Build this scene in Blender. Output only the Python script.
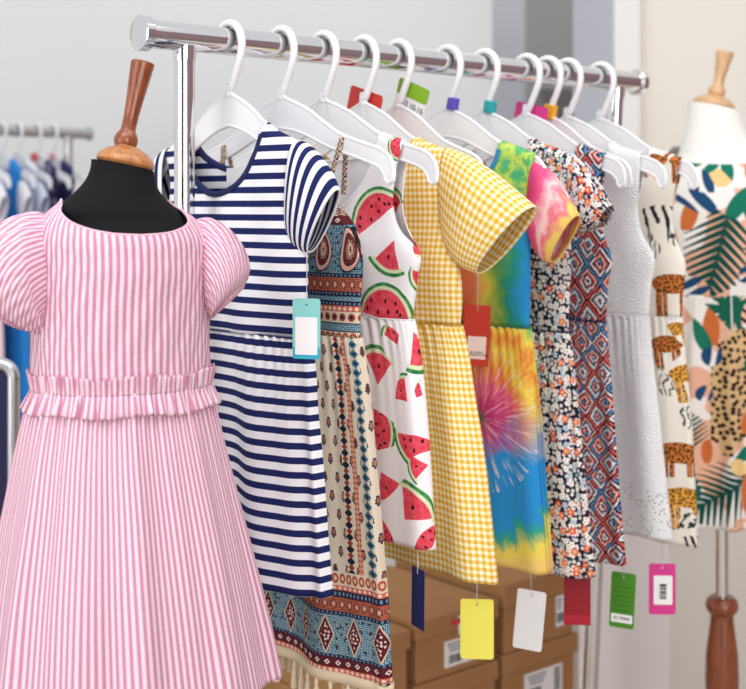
import bpy, bmesh, math, random
import numpy as np
from mathutils import Vector, Matrix

random.seed(7)
rng = np.random.default_rng(7)
SC = bpy.context.scene
COL = SC.collection
for o in list(bpy.data.objects):
    bpy.data.objects.remove(o, do_unlink=True)

# ------------------------------------------------------------------ camera, light, exposure
F = 1300.0            # focal length in pixels of the 746 px wide frame
CX, YH = 373.0, 207.0  # principal column, horizon row
H = 1.20              # camera height
cam_d = bpy.data.cameras.new('camera')
cam = bpy.data.objects.new('camera', cam_d)
COL.objects.link(cam)
cam.location = (0, 0, H)
cam.rotation_euler = (math.pi / 2, 0, 0)
cam_d.sensor_width = 36
cam_d.lens = F / 746 * 36
cam_d.shift_y = -(344.5 - YH) / 746
cam_d.clip_start = 0.05
cam_d.dof.use_dof = True
cam_d.dof.focus_distance = 1.47
cam_d.dof.aperture_fstop = 5.4
SC.camera = cam

world = bpy.data.worlds.new('world')
SC.world = world
world.use_nodes = True
bg = world.node_tree.nodes['Background']
bg.inputs[0].default_value = (0.96, 0.98, 1.0, 1)
bg.inputs[1].default_value = 0.78


def area(name, loc, target, size, size_y, power, color=(1, 1, 1)):
    d = bpy.data.lights.new(name, 'AREA')
    d.shape = 'RECTANGLE'
    d.size, d.size_y, d.energy, d.color = size, size_y, power, color
    o = bpy.data.objects.new(name, d)
    COL.objects.link(o)
    o.location = loc
    o.rotation_euler = (Vector(target) - Vector(loc)).to_track_quat('-Z', 'Y').to_euler()
    return o


area('ceiling_light', (-0.6, 0.2, 3.0), (0.1, 1.9, 0.8), 1.8, 1.2, 24)
area('ceiling_light', (1.0, 0.8, 3.0), (0.5, 2.3, 0.7), 1.6, 1.0, 15)
area('fill_light', (-2.7, -0.9, 1.35), (0.1, 1.8, 0.85), 2.2, 2.0, 36)  # added fill from the left front for the dress fronts, no window built there
area('fill_light', (1.1, -2.3, 1.25), (0.5, 2.4, 0.75), 2.4, 2.0, 64)  # added softbox-like frontal fill; the wall behind the camera has no window

SC.view_settings.view_transform = 'Standard'
SC.view_settings.look = 'None'
SC.view_settings.gamma = 1.0
SC.view_settings.use_curve_mapping = False
SC.view_settings.exposure = 0.0
SC.cycles.max_bounces = 8
SC.cycles.caustics_reflective = False
SC.cycles.caustics_refractive = False

# ------------------------------------------------------------------ geometry of the place
U = np.array([0.7590, 0.6511])      # along the rail (away from the camera)
T = np.array([0.6511, -0.7590])     # across the rail, towards the camera's right
YAW = math.atan2(T[1], T[0])
RAIL_R = 0.017
P1 = np.array([-0.281, 1.524])      # left end of the rail
RAIL_Z = H + 0.205
RAIL_L = 0.962


def at(px, py, d):
    return Vector(((px - CX) / F * d, d, H + (YH - py) / F * d))


def rail_s(px):                     # distance along the rail of the point seen at column px
    k = (px - CX) / F
    return (k * P1[1] - P1[0]) / (U[0] - k * U[1])


NECKS = {1: 229, 2: 281, 3: 323, 4: 363, 5: 398, 6: 447, 7: 484, 8: 526, 9: 547, 10: 567, 11: 600}
ORG = {i: P1 + U * rail_s(px) for i, px in NECKS.items()}


def pl(i, px, py, n=0.0):           # photo pixel -> (t, z from rail centre) on the plane of hanger i
    k = (px - CX) / F
    o = ORG[i] + U * n
    t = (k * o[1] - o[0]) / (T[0] - k * T[1])
    d = o[1] + T[1] * t
    return (t, (YH - py) / F * d - (RAIL_Z - H))


# ------------------------------------------------------------------ helpers: tagging, meshes
def tag(o, label=None, cat=None, group=None, kind=None):
    if label: o['label'] = label
    if cat: o['category'] = cat
    if group: o['group'] = group
    if kind: o['kind'] = kind
    return o


def empty(name, loc, rz=0.0, label=None, cat=None, group=None):
    o = bpy.data.objects.new(name, None)
    o.empty_display_size = 0.05
    COL.objects.link(o)
    o.location = loc
    o.rotation_euler = (0, 0, rz)
    return tag(o, label, cat, group)


def mesh_obj(name, verts, faces, mat, parent=None, uvs=None, smooth=True, solid=0.0, mats=None, fmat=None, weld=False):
    me = bpy.data.meshes.new(name)
    me.from_pydata([tuple(v) for v in verts], [], [tuple(f) for f in faces])
    if uvs is not None:
        uvl = me.uv_layers.new(name='UVMap')
        idx = np.zeros(len(me.loops), dtype=np.int32)
        me.loops.foreach_get('vertex_index', idx)
        uv = np.asarray(uvs, dtype=np.float32)[idx]
        uvl.data.foreach_set('uv', uv.ravel())
    for m in (mats or [mat]):
        me.materials.append(m)
    if fmat is not None:
        me.polygons.foreach_set('material_index', fmat)
    if smooth:
        me.polygons.foreach_set('use_smooth', [True] * len(me.polygons))
    me.update()
    o = bpy.data.objects.new(name, me)
    COL.objects.link(o)
    o.parent = parent
    if solid:
        md = o.modifiers.new('thickness', 'SOLIDIFY')
        md.thickness = solid
        md.offset = 0
    return o


class MB:                           # collects simple solids into ONE mesh
    def __init__(self):
        self.v, self.f, self.uv = [], [], []

    def add(self, v, f):
        b = len(self.v)
        self.v += [tuple(p) for p in v]
        self.f += [tuple(b + k for k in q) for q in f]

    def box(self, c, s, M=None):
        v = []
        for x in (-.5, .5):
            for y in (-.5, .5):
                for z in (-.5, .5):
                    p = Vector((c[0] + x * s[0], c[1] + y * s[1], c[2] + z * s[2]))
                    v.append(M @ p if M else p)
        self.add(v, [(0, 1, 3, 2), (4, 6, 7, 5), (0, 4, 5, 1), (2, 3, 7, 6), (0, 2, 6, 4), (1, 5, 7, 3)])
        return self

    def tube(self, pts, r, n=16, cap=True, flat=None):
        pts = [Vector(p) for p in pts]
        rr = r if hasattr(r, '__len__') else [r] * len(pts)
        rings, prev = [], None
        for k, p in enumerate(pts):
            a = pts[max(k - 1, 0)]
            b = pts[min(k + 1, len(pts) - 1)]
            d = (b - a).normalized()
            if prev is None:
                up = Vector((0, 0, 1)) if abs(d.z) < .9 else Vector((0, 1, 0))
                x = d.cross(up).normalized()
            else:
                x = (prev - d * prev.dot(d)).normalized()
            prev = x
            y = d.cross(x)
            rings.append([p + (x * math.cos(2 * math.pi * j / n) + y * math.sin(2 * math.pi * j / n)) * rr[k] for j in range(n)])
        v = [q for R in rings for q in R]
        f = []
        for k in range(len(rings) - 1):
            for j in range(n):
                f.append((k * n + j, k * n + (j + 1) % n, (k + 1) * n + (j + 1) % n, (k + 1) * n + j))
        if cap:
            f.append(tuple(range(n - 1, -1, -1)))
            f.append(tuple((len(rings) - 1) * n + j for j in range(n)))
        self.add(v, f)
        return self

    def lathe(self, prof, M=None, n=32):      # prof: (r, z)
        v, f = [], []
        for r, z in prof:
            for j in range(n):
                p = Vector((r * math.cos(2 * math.pi * j / n), r * math.sin(2 * math.pi * j / n), z))
                v.append(M @ p if M else p)
        for k in range(len(prof) - 1):
            for j in range(n):
                f.append((k * n + j, k * n + (j + 1) % n, (k + 1) * n + (j + 1) % n, (k + 1) * n + j))
        f.append(tuple(range(n - 1, -1, -1)))
        f.append(tuple((len(prof) - 1) * n + j for j in range(n)))
        self.add(v, f)
        return self

    def build(self, name, mat, parent=None, smooth=True, bevel=0.0, auto=True, seg=2):
        o = mesh_obj(name, self.v, self.f, mat, parent, smooth=smooth)
        if bevel:
            md = o.modifiers.new('bevel', 'BEVEL')
            md.width, md.segments, md.limit_method = bevel, seg, 'ANGLE'
        if smooth and auto:
            me = o.data
            me.set_sharp_from_angle(angle=math.radians(40))
        return o


def smooth_path(pts, n):
    P = np.array(pts, float)
    m = len(P)
    out = []
    ts = np.linspace(0, m - 1, n)
    for t in ts:
        k = min(int(t), m - 2)
        u = t - k
        p0, p1, p2, p3 = P[max(k - 1, 0)], P[k], P[k + 1], P[min(k + 2, m - 1)]
        out.append(0.5 * ((2 * p1) + (-p0 + p2) * u + (2 * p0 - 5 * p1 + 4 * p2 - p3) * u * u + (-p0 + 3 * p1 - 3 * p2 + p3) * u ** 3))
    return np.array(out)


def sinterp(x, pts):                # smooth interpolation through (x, y) pairs sorted by x
    pts = sorted(pts)
    xs = np.array([p[0] for p in pts]); ys = np.array([p[1] for p in pts])
    d = np.gradient(ys, xs) if len(xs) > 2 else np.full(len(xs), (ys[-1] - ys[0]) / (xs[-1] - xs[0]))
    x = np.clip(np.asarray(x, float), xs[0], xs[-1])
    k = np.clip(np.searchsorted(xs, x) - 1, 0, len(xs) - 2)
    h = xs[k + 1] - xs[k]
    t = (x - xs[k]) / h
    return (2 * t**3 - 3 * t**2 + 1) * ys[k] + (t**3 - 2 * t**2 + t) * h * d[k] + (-2 * t**3 + 3 * t**2) * ys[k + 1] + (t**3 - t**2) * h * d[k + 1]


# ------------------------------------------------------------------ helpers: node materials
def rgb(r, g, b):
    f = lambda c: (c / 255) / 12.92 if c / 255 <= 0.04045 else ((c / 255 + 0.055) / 1.055) ** 2.4
    return (f(r), f(g), f(b), 1.0)


class E:                            # a scalar socket with arithmetic
    def __init__(self, mat, sock): self.m, self.s = mat, sock
    def _op(self, op, *a): return self.m.math(op, *a)
    def __add__(self, o): return self._op('ADD', self, o)
    __radd__ = __add__
    def __sub__(self, o): return self._op('SUBTRACT', self, o)
    def __rsub__(self, o): return self._op('SUBTRACT', o, self)
    def __mul__(self, o): return self._op('MULTIPLY', self, o)
    __rmul__ = __mul__
    def __truediv__(self, o): return self._op('DIVIDE', self, o)
    def abs(self): return self._op('ABSOLUTE', self)
    def sin(self): return self._op('SINE', self)
    def cos(self): return self._op('COSINE', self)
    def fract(self): return self._op('FRACT', self)
    def floor(self): return self._op('FLOOR', self)
    def sqrt(self): return self._op('SQRT', self)
    def lt(self, o): return self._op('LESS_THAN', self, o)
    def gt(self, o): return self._op('GREATER_THAN', self, o)
    def min(self, o): return self._op('MINIMUM', self, o)
    def max(self, o): return self._op('MAXIMUM', self, o)
    def atan2(self, o): return self._op('ARCTAN2', self, o)
    def tri(self): return ((self.fract() - 0.5).abs()) * 2      # 1 at integers, 0 between
    def band(self, a, b): return self.gt(a) * self.lt(b)


class Mat:
    def __init__(self, name, rough=0.8, metal=0.0, spec=0.3):
        self.mat = bpy.data.materials.new(name)
        self.mat.use_nodes = True
        self.nt = self.mat.node_tree
        self.bsdf = self.nt.nodes['Principled BSDF']
        self.bsdf.inputs['Roughness'].default_value = rough
        self.bsdf.inputs['Metallic'].default_value = metal
        self.bsdf.inputs['Specular IOR Level'].default_value = spec
        self._uv = None

    def node(self, t): return self.nt.nodes.new(t)
    def link(self, a, b): self.nt.links.new(a, b)

    def put(self, inp, v):
        if isinstance(v, E): self.link(v.s, inp)
        elif hasattr(v, 'is_output'): self.link(v, inp)
        else: inp.default_value = v

    def math(self, op, *a):
        n = self.node('ShaderNodeMath'); n.operation = op
        for k, v in enumerate(a): self.put(n.inputs[k], v)
        return E(self, n.outputs[0])

    def uv(self):
        if self._uv is None:
            n = self.node('ShaderNodeUVMap'); n.uv_map = 'UVMap'
            s = self.node('ShaderNodeSeparateXYZ'); self.link(n.outputs[0], s.inputs[0])
            self._uv = (E(self, s.outputs[0]), E(self, s.outputs[1]), n.outputs[0])
        return self._uv

    def objco(self):
        n = self.node('ShaderNodeTexCoord')
        return n.outputs['Object']

    def vec(self, x, y, z=0.0):
        n = self.node('ShaderNodeCombineXYZ')
        for k, v in enumerate((x, y, z)): self.put(n.inputs[k], v)
        return n.outputs[0]

    def vadd(self, v, x, y):
        n = self.node('ShaderNodeVectorMath'); n.operation = 'ADD'
        self.link(v, n.inputs[0]); n.inputs[1].default_value = (x, y, 0)
        return n.outputs[0]

    def sep(self, v):
        s = self.node('ShaderNodeSeparateXYZ'); self.link(v, s.inputs[0])
        return [E(self, o) for o in s.outputs]

    def noise(self, vec, scale, detail=2.0, rough=0.5, dist=0.0, color=False):
        n = self.node('ShaderNodeTexNoise')
        self.link(vec, n.inputs['Vector'])
        n.inputs['Scale'].default_value = scale
        n.inputs['Detail'].default_value = detail
        n.inputs['Roughness'].default_value = rough
        n.inputs['Distortion'].default_value = dist
        return n.outputs['Color'] if color else E(self, n.outputs[0])

    def voronoi(self, vec, scale, rand=1.0, dims='2D', feature='F1'):
        n = self.node('ShaderNodeTexVoronoi')
        n.voronoi_dimensions = dims; n.feature = feature
        self.link(vec, n.inputs['Vector'])
        n.inputs['Scale'].default_value = scale
        n.inputs['Randomness'].default_value = rand
        return n

    def ramp(self, fac, stops, interp='LINEAR'):
        n = self.node('ShaderNodeValToRGB')
        cr = n.color_ramp; cr.interpolation = interp
        while len(cr.elements) < len(stops): cr.elements.new(0.5)
        for e, (p, c) in zip(cr.elements, stops):
            e.position = p; e.color = c
        self.put(n.inputs[0], fac)
        return n.outputs[0]

    def mix(self, fac, a, b):
        n = self.node('ShaderNodeMix'); n.data_type = 'RGBA'
        self.put(n.inputs[0], fac); self.put(n.inputs[6], a); self.put(n.inputs[7], b)
        return n.outputs[2]

    def color(self, c):
        self.put(self.bsdf.inputs['Base Color'], c); return self

    def bump(self, h, strength=0.3, dist=0.001):
        n = self.node('ShaderNodeBump')
        n.inputs['Strength'].default_value = strength
        n.inputs['Distance'].default_value = dist
        self.put(n.inputs['Height'], h)
        self.link(n.outputs[0], self.bsdf.inputs['Normal'])
        return self

    def nearest(self, vec, motifs):
        """motifs: (cx, cy, angle of the motif's +y, size, param) -> local unit coordinates of the nearest one"""
        best, bv = None, None
        for cx, cy, ang, R, par in motifs:
            rot = math.pi / 2 - ang
            mp = self.node('ShaderNodeMapping'); mp.vector_type = 'POINT'
            self.link(vec, mp.inputs[0])
            c, s = math.cos(rot), math.sin(rot)
            ox, oy = -(c * cx - s * cy) / R, -(s * cx + c * cy) / R
            mp.inputs['Location'].default_value = (ox, oy, par * 1e-3)
            mp.inputs['Rotation'].default_value = (0, 0, rot)
            mp.inputs['Scale'].default_value = (1 / R, 1 / R, 1)
            ln = self.node('ShaderNodeVectorMath'); ln.operation = 'LENGTH'
            self.link(mp.outputs[0], ln.inputs[0])
            d = E(self, ln.outputs[1])
            if best is None:
                best, bv = d, mp.outputs[0]
            else:
                c_ = d.lt(best)
                mx = self.node('ShaderNodeMix'); mx.data_type = 'VECTOR'
                self.put(mx.inputs[0], c_)
                self.link(bv, mx.inputs[4]); self.link(mp.outputs[0], mx.inputs[5])
                bv = mx.outputs[1]
                best = best.min(d)
        x, y, z = self.sep(bv)
        return x, y, z * 1000.0, best, bv


def plain(name, c, rough=0.6, metal=0.0, spec=0.4, var=0.03, scale=6.0, coat=0.0):
    m = Mat(name, rough, metal, spec)
    v = m.noise(m.objco(), scale, 3)
    lo = tuple(x * (1 - var) for x in c[:3]) + (1,)
    hi = tuple(min(1, x * (1 + var)) for x in c[:3]) + (1,)
    m.color(m.mix(v, lo, hi))
    if coat: m.bsdf.inputs['Coat Weight'].default_value = coat
    return m.mat


def wood(name, dark, light, rough=0.3, scale=18.0):
    m = Mat(name, rough, 0, 0.5)
    mp = m.node('ShaderNodeMapping'); m.link(m.objco(), mp.inputs[0])
    mp.inputs['Scale'].default_value = (9, 9, 1.2)
    v = m.noise(mp.outputs[0], scale, 4, 0.6, 1.2)
    m.color(m.ramp(v, [(0.3, dark), (0.7, light)]))
    m.bsdf.inputs['Coat Weight'].default_value = 0.4
    m.bsdf.inputs['Coat Roughness'].default_value = 0.15
    return m.mat


def weave(m, scale=900, strength=0.12):
    u, v, vec = m.uv()
    h = (u * scale * 6.28).sin() * (v * scale * 6.28).sin()
    m.bump(h, strength, 0.0004)
    return m


WHITE_WALL = plain('white_wall_paint', rgb(232, 232, 232), 0.9, var=0.01)
BEIGE_WALL = plain('warm_white_wall_paint', rgb(228, 222, 213), 0.9, var=0.01)
GREY_WALL = plain('grey_wall_paint', rgb(176, 175, 174), 0.9, var=0.02)
LILAC_WALL = plain('pale_lilac_paint', rgb(206, 207, 216), 0.9, var=0.01)
FLOORM = plain('grey_vinyl_floor', rgb(170, 160, 150), 0.5, var=0.06)
CHROME = plain('chrome', (0.80, 0.79, 0.80, 1), 0.10, 1.0, var=0.02)
DULL_METAL = plain('brushed_steel', (0.62, 0.61, 0.59, 1), 0.35, 1.0, var=0.04)
WHITE_PLASTIC = plain('white_plastic', rgb(244, 244, 247), 0.35, 0, 0.5, var=0.01)
WHITE_PLASTIC_DULL = plain('white_plastic_far', rgb(240, 241, 245), 0.5, 0, 0.4, var=0.01)
BLACK_JERSEY = plain('black_jersey', rgb(20, 20, 23), 0.85, 0, 0.2, var=0.1)
WHITE_JERSEY = plain('white_jersey', rgb(245, 242, 236), 0.85, 0, 0.2, var=0.01)
WOOD_DARK = wood('red_brown_wood', rgb(112, 52, 24), rgb(160, 84, 44))
WOOD_CAP = wood('amber_wood', rgb(158, 92, 44), rgb(204, 140, 82))
WOOD_LIGHT = wood('pale_wood', rgb(196, 150, 104), rgb(226, 184, 138))
CARDBOARD = plain('brown_cardboard', rgb(172, 126, 84), 0.85, 0, 0.2, var=0.06, scale=14)
PAPER = plain('white_paper', rgb(243, 242, 242), 0.7, 0, 0.3, var=0.01)
INK = plain('grey_ink', rgb(92, 92, 98), 0.8, var=0.02)
INK_DARK = plain('dark_ink', rgb(40, 40, 44), 0.8, var=0.02)


def card(c, name): return plain(name, rgb(*c), 0.55, 0, 0.4, var=0.015)


RED_CARD = card((200, 52, 34), 'red_card'); DKRED_CARD = card((150, 16, 32), 'dark_red_card')
GREEN_CARD = card((70, 136, 28), 'green_card'); LIME_CARD = card((134, 180, 42), 'lime_card')
PINK_CARD = card((216, 56, 140), 'pink_card'); YEL_CARD = card((238, 228, 92), 'yellow_card')
NAVY_CARD = card((32, 42, 100), 'navy_card'); WHITE_CARD = card((240, 239, 240), 'white_card')
MINT_CARD = card((140, 208, 204), 'mint_card'); TEAL_CARD = card((50, 176, 200), 'teal_card')
PURPLE_PL = card((96, 84, 190), 'purple_plastic'); TEAL_PL = card((44, 168, 172), 'teal_plastic')
AMBER_PL = card((240, 176, 40), 'amber_plastic')

# ------------------------------------------------------------------ the setting


def structure(name, c, s, mat, kind='structure'):
    o = MB().box(c, s).build(name, mat, smooth=False)
    tag(o, kind=kind)
    return o


def span(name, x0, x1, y0, y1, z0, z1, mat):
    return structure(name, ((x0 + x1) / 2, (y0 + y1) / 2, (z0 + z1) / 2), (x1 - x0, y1 - y0, z1 - z0), mat)


span('floor', -3.2, 3.2, -2.6, 7.2, -0.05, 0.0, FLOORM)
span('wall_front', -3.2, 3.2, -2.6, -2.5, 0, 2.7, plain('warm_grey_wall_paint', rgb(176, 168, 162), 0.9, var=0.02))
span('door_for_reflection_1', 0.35, 1.15, -2.5, -2.46, 0, 2.05, plain('dark_door_paint', rgb(70, 60, 56), 0.5, var=0.05))  # unseen door, added to give the chrome a dark line to reflect
span('door_for_reflection_2', -1.5, -0.75, -2.5, -2.46, 0, 2.05, plain('dark_blue_door_paint', rgb(58, 60, 72), 0.5, var=0.05))  # second unseen door, added as another dark band behind the camera
span('wall_side', 3.2, 3.3, -2.6, 7.2, 0, 2.7, plain('mauve_wall_paint', rgb(150, 124, 128), 0.9, var=0.03))
XL = (492 - CX) / F * 4.0
span('wall_back', -3.2, XL, 4.0, 4.12, 0, 3.2, WHITE_WALL)
XR = (613 - CX) / F * 3.02
span('wall_right', XR + 0.055, 3.2, 3.04, 3.62, 0, 3.2, BEIGE_WALL)
span('trim_doorway', XR, XR + 0.055, 3.02, 3.62, 0, 3.2, LILAC_WALL)
span('trim_door_casing', XR + 0.002, XR + 0.060, 3.008, 3.04, 0, 3.2, plain('white_gloss_trim', rgb(228, 226, 223), 0.6, var=0.01))
span('wall_corridor', XL - 0.5, (525 - CX) / F * 5.0, 5.0, 5.1, 0, 3.2, LILAC_WALL)
span('wall_far', 0.2, 2.0, 6.6, 6.7, 0, 3.2, GREY_WALL)
area('corridor_fill', (0.9, 4.7, 3.0), (0.7, 5.6, 0.8), 0.8, 0.8, 10)  # added lamp that keeps the enclosed corridor from going dark

# steel cabinet standing in the corridor
cab = empty('metal_cabinet', (0.83, 5.3, 0), 0, 'grey metal cabinet in the corridor behind the right end of the rail', 'cabinet')
zt = H + (YH - 86) / F * 5.2
m_steel = plain('grey_steel', rgb(120, 119, 118), 0.5, 0.2, var=0.05)
MB().box((0, 0.12, zt / 2), (0.30, 0.4, zt)).build('body', m_steel, cab, False, 0.01)
MB().box((-0.02, -0.085, zt * 0.5), (0.24, 0.012, zt * 0.9)).build('door', m_steel, cab, False, 0.004)

# ------------------------------------------------------------------ clothes rails


def rail3(p1, s, z, n=0.0):
    q = p1 + U * s + np.array([-U[1], U[0]]) * 0 + n * T
    return Vector((q[0], q[1], z))


def clothes_rail(p1, L, z, posts, label, mat, r=RAIL_R, s_start=0.0):
    root = empty('clothes_rail', (p1[0] + U[0] * L / 2, p1[1] + U[1] * L / 2, 0), 0, label, 'clothes rail')
    off = -Vector(root.location)
    V = lambda s, zz, n=0.0: rail3(p1, s, zz, n) + off
    MB().tube([V(s_start, z), V(L, z)], r, 40).build('top_bar', mat, root)
    for s in (s_start, L):
        d = 0.004
        MB().tube([V(s - d - .004, z), V(s - d - .0025, z), V(s + d, z), V(s + d + .002, z)], [r + .002, r + .0042, r + .0042, r + .002], 40).build('end_cap', mat, root)
    for s, lean in posts:
        MB().tube([V(s, 0.04, lean), V(s, z - r * 0.9)], 0.0125, 28).build('post', mat, root)
        MB().tube([V(s, z - r - .012), V(s, z - r + .006)], [.0135, .0145], 28).build('weld_collar', mat, root)
        MB().tube([V(s, 0.045, -0.20 + lean), V(s, 0.045, 0.24 + lean)], 0.0125, 20).build('foot', mat, root)
        for n in (-0.18, 0.22):
            MB().tube([V(s, 0.0, n + lean), V(s, 0.04, n + lean)], 0.018, 16).build('caster', INK_DARK, root)
    return root


S_POST = rail_s(184.5)
S_POST2 = rail_s(616.5)
RAIL_L = rail_s(637.5)
clothes_rail(P1, RAIL_L, RAIL_Z, ((S_POST, 0.0), (S_POST2, -0.075)), 'shiny chrome clothes rail carrying the row of patterned dresses', CHROME, s_start=rail_s(144))

BP2 = np.array([(89 - CX) / F * 3.5, 3.5])
BL = 1.1
BP1 = BP2 - U * BL
BZ = H + (YH - 134) / F * 3.5
k_ = (68 - CX) / F
bs = (k_ * BP1[1] - BP1[0]) / (U[0] - k_ * U[1])
clothes_rail(BP1, BL, BZ, ((0.1, 0.0), (bs, 0.0)), 'blurred steel clothes rail standing by the white wall at left', DULL_METAL, r=0.0145)

# ------------------------------------------------------------------ hangers
top_edge = [(285, 98), (296, 103), (310, 111), (325, 123), (342, 135), (366, 144), (382, 150), (391, 159), (394, 171), (393.5, 180)]
low_edge = [(389.5, 183), (386, 180), (384, 173), (376, 165), (351, 155), (330, 147), (310, 136.5), (295, 130.5), (281, 128)]
te = [pl(2, *p) for p in top_edge]
le = [pl(2, *p) for p in low_edge]


def hanger_meshes(mat):
    top = smooth_path([(0.0042, te[0][1] + 0.014), (0.0050, te[0][1] + 0.006)] + te, 40)
    low = smooth_path(le, 40)
    n = min(len(top), len(low))
    low = low[::-1]
    near = np.concatenate([top, low[::-1]])             # neck -> tip -> back to centre underneath
    outline = np.concatenate([near, (near * [-1, 1])[::-1]])
    mb = MB()
    # plate: quads between top and lower edge on both halves
    th = 0.0016
    for sg in (1, -1):
        v, f = [], []
        tp, lw = np.concatenate([[[0.0, top[0][1]]], top]), np.concatenate([[[0.0, low[0][1]]], low])
        for k in range(n + 1):
            for (p, y) in ((tp[k], -th), (lw[k], -th), (lw[k], th), (tp[k], th)):
                v.append((sg * p[0], y, p[1]))
        for k in range(n):
            for j in range(4):
                f.append((k * 4 + j, k * 4 + (j + 1) % 4, (k + 1) * 4 + (j + 1) % 4, (k + 1) * 4 + j))
        mb.add(v, f)
    pts = [(p[0], 0, p[1]) for p in outline] + [(outline[0][0], 0, outline[0][1])]
    mb.tube(pts, 0.0026, 8)
    body = mb
    r = 0.0275
    zc = RAIL_R + 0.0056 - r
    path = [(r * math.cos(math.radians(a)), 0, zc + r * math.sin(math.radians(a))) for a in range(190, -16, -14)]
    zn = te[0][1]
    path += [(0.0252, 0, -0.019), (0.0195, 0, -0.032), (0.0125, 0, -0.045), (0.006, 0, -0.057), (0.0016, 0, zn + 0.006), (0.0, 0, zn - 0.001)]
    hk = MB().tube(smooth_path(path, 60), [0.0036] + [0.0050] * 57 + [0.0050, 0.0045], 14)
    return body, hk


HT = np.array([p for p in te])
def htop(t): return np.interp(t, HT[:, 0], HT[:, 1])


HB, HK = hanger_meshes(WHITE_PLASTIC)
proto_body = HB.build('hanger_body', WHITE_PLASTIC)
proto_hook = HK.build('hook', WHITE_PLASTIC)
for o in (proto_body, proto_hook):
    COL.objects.unlink(o)


HK_ = {1: 0.80, 4: 0.84, 5: 0.76, 6: 0.86, 7: 0.88, 8: 0.86, 9: 0.74, 10: 0.86, 11: 0.85}


def hanger(x, y, z, yaw, label, group, scale=1.0, mat=None, kx=1.0):
    r = empty('clothes_hanger', (x, y, z), yaw, label, 'clothes hanger', group)
    r.scale = (scale,) * 3
    for p in (proto_body, proto_hook):
        c = p.copy()
        if mat:
            c.data = p.data.copy(); c.data.materials[0] = mat
        COL.objects.link(c)
        c.parent = r
        if p is proto_body: c.scale = (kx, 1, 1)
    return r


HL = {1: 'white plastic hanger inside the navy and white striped dress, nearest the chrome post',
      2: 'white plastic hanger holding the long paisley dress by thin straps',
      3: 'white plastic hanger holding the watermelon print dress',
      4: 'white plastic hanger holding the yellow gingham dress, red card behind its hook',
      5: 'bare white plastic hanger with the lime and white card behind its hook',
      6: 'white plastic hanger with purple size marker holding the tie-dye dress',
      7: 'white plastic hanger with teal size marker holding the small flower print dress',
      8: 'white plastic hanger with bright pink card behind, holding the diamond print dress',
      9: 'bare white plastic hanger with amber size marker',
      10: 'white plastic hanger holding the white lace dress',
      11: 'white plastic hanger holding the safari animal dress, last before the rail end'}
for i in range(1, 12):
    hanger(ORG[i][0], ORG[i][1], RAIL_Z, YAW, HL[i], 'white plastic hangers on the front rail', kx=HK_.get(i, 1.0))

# size markers clipped to hanger necks
for i, (px0, px1, py0, py1), m, cn in ((6, (448.5, 457.5, 98, 110), PURPLE_PL, 'purple'), (7, (485, 495, 101, 113), TEAL_PL, 'teal'), (9, (544, 556, 105, 119), AMBER_PL, 'amber')):
    t0, z0 = pl(i, px0, py0); t1, z1 = pl(i, px1, py1)
    tc, zc = (t0 + t1) / 2, (z0 + z1) / 2
    p = ORG[i] + T * tc
    r = MB().box((0, 0, 0), (abs(t1 - t0) * 0.85, 0.0115, abs(z0 - z1)))
    o = r.build('size_marker', m, smooth=False, bevel=0.002)
    o.location = (p[0], p[1], RAIL_Z + zc); o.rotation_euler = (0, 0.22, YAW)
    tag(o, cn + ' plastic size marker clipped on a white hanger neck', 'size marker', 'size markers on the hangers')

# ------------------------------------------------------------------ garment builder


class Frame:                        # where a garment hangs: local x = across (t), y = away, z from rail centre
    def __init__(self, i): self.i = i
    def p(self, px, py): return pl(self.i, px, py)


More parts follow.
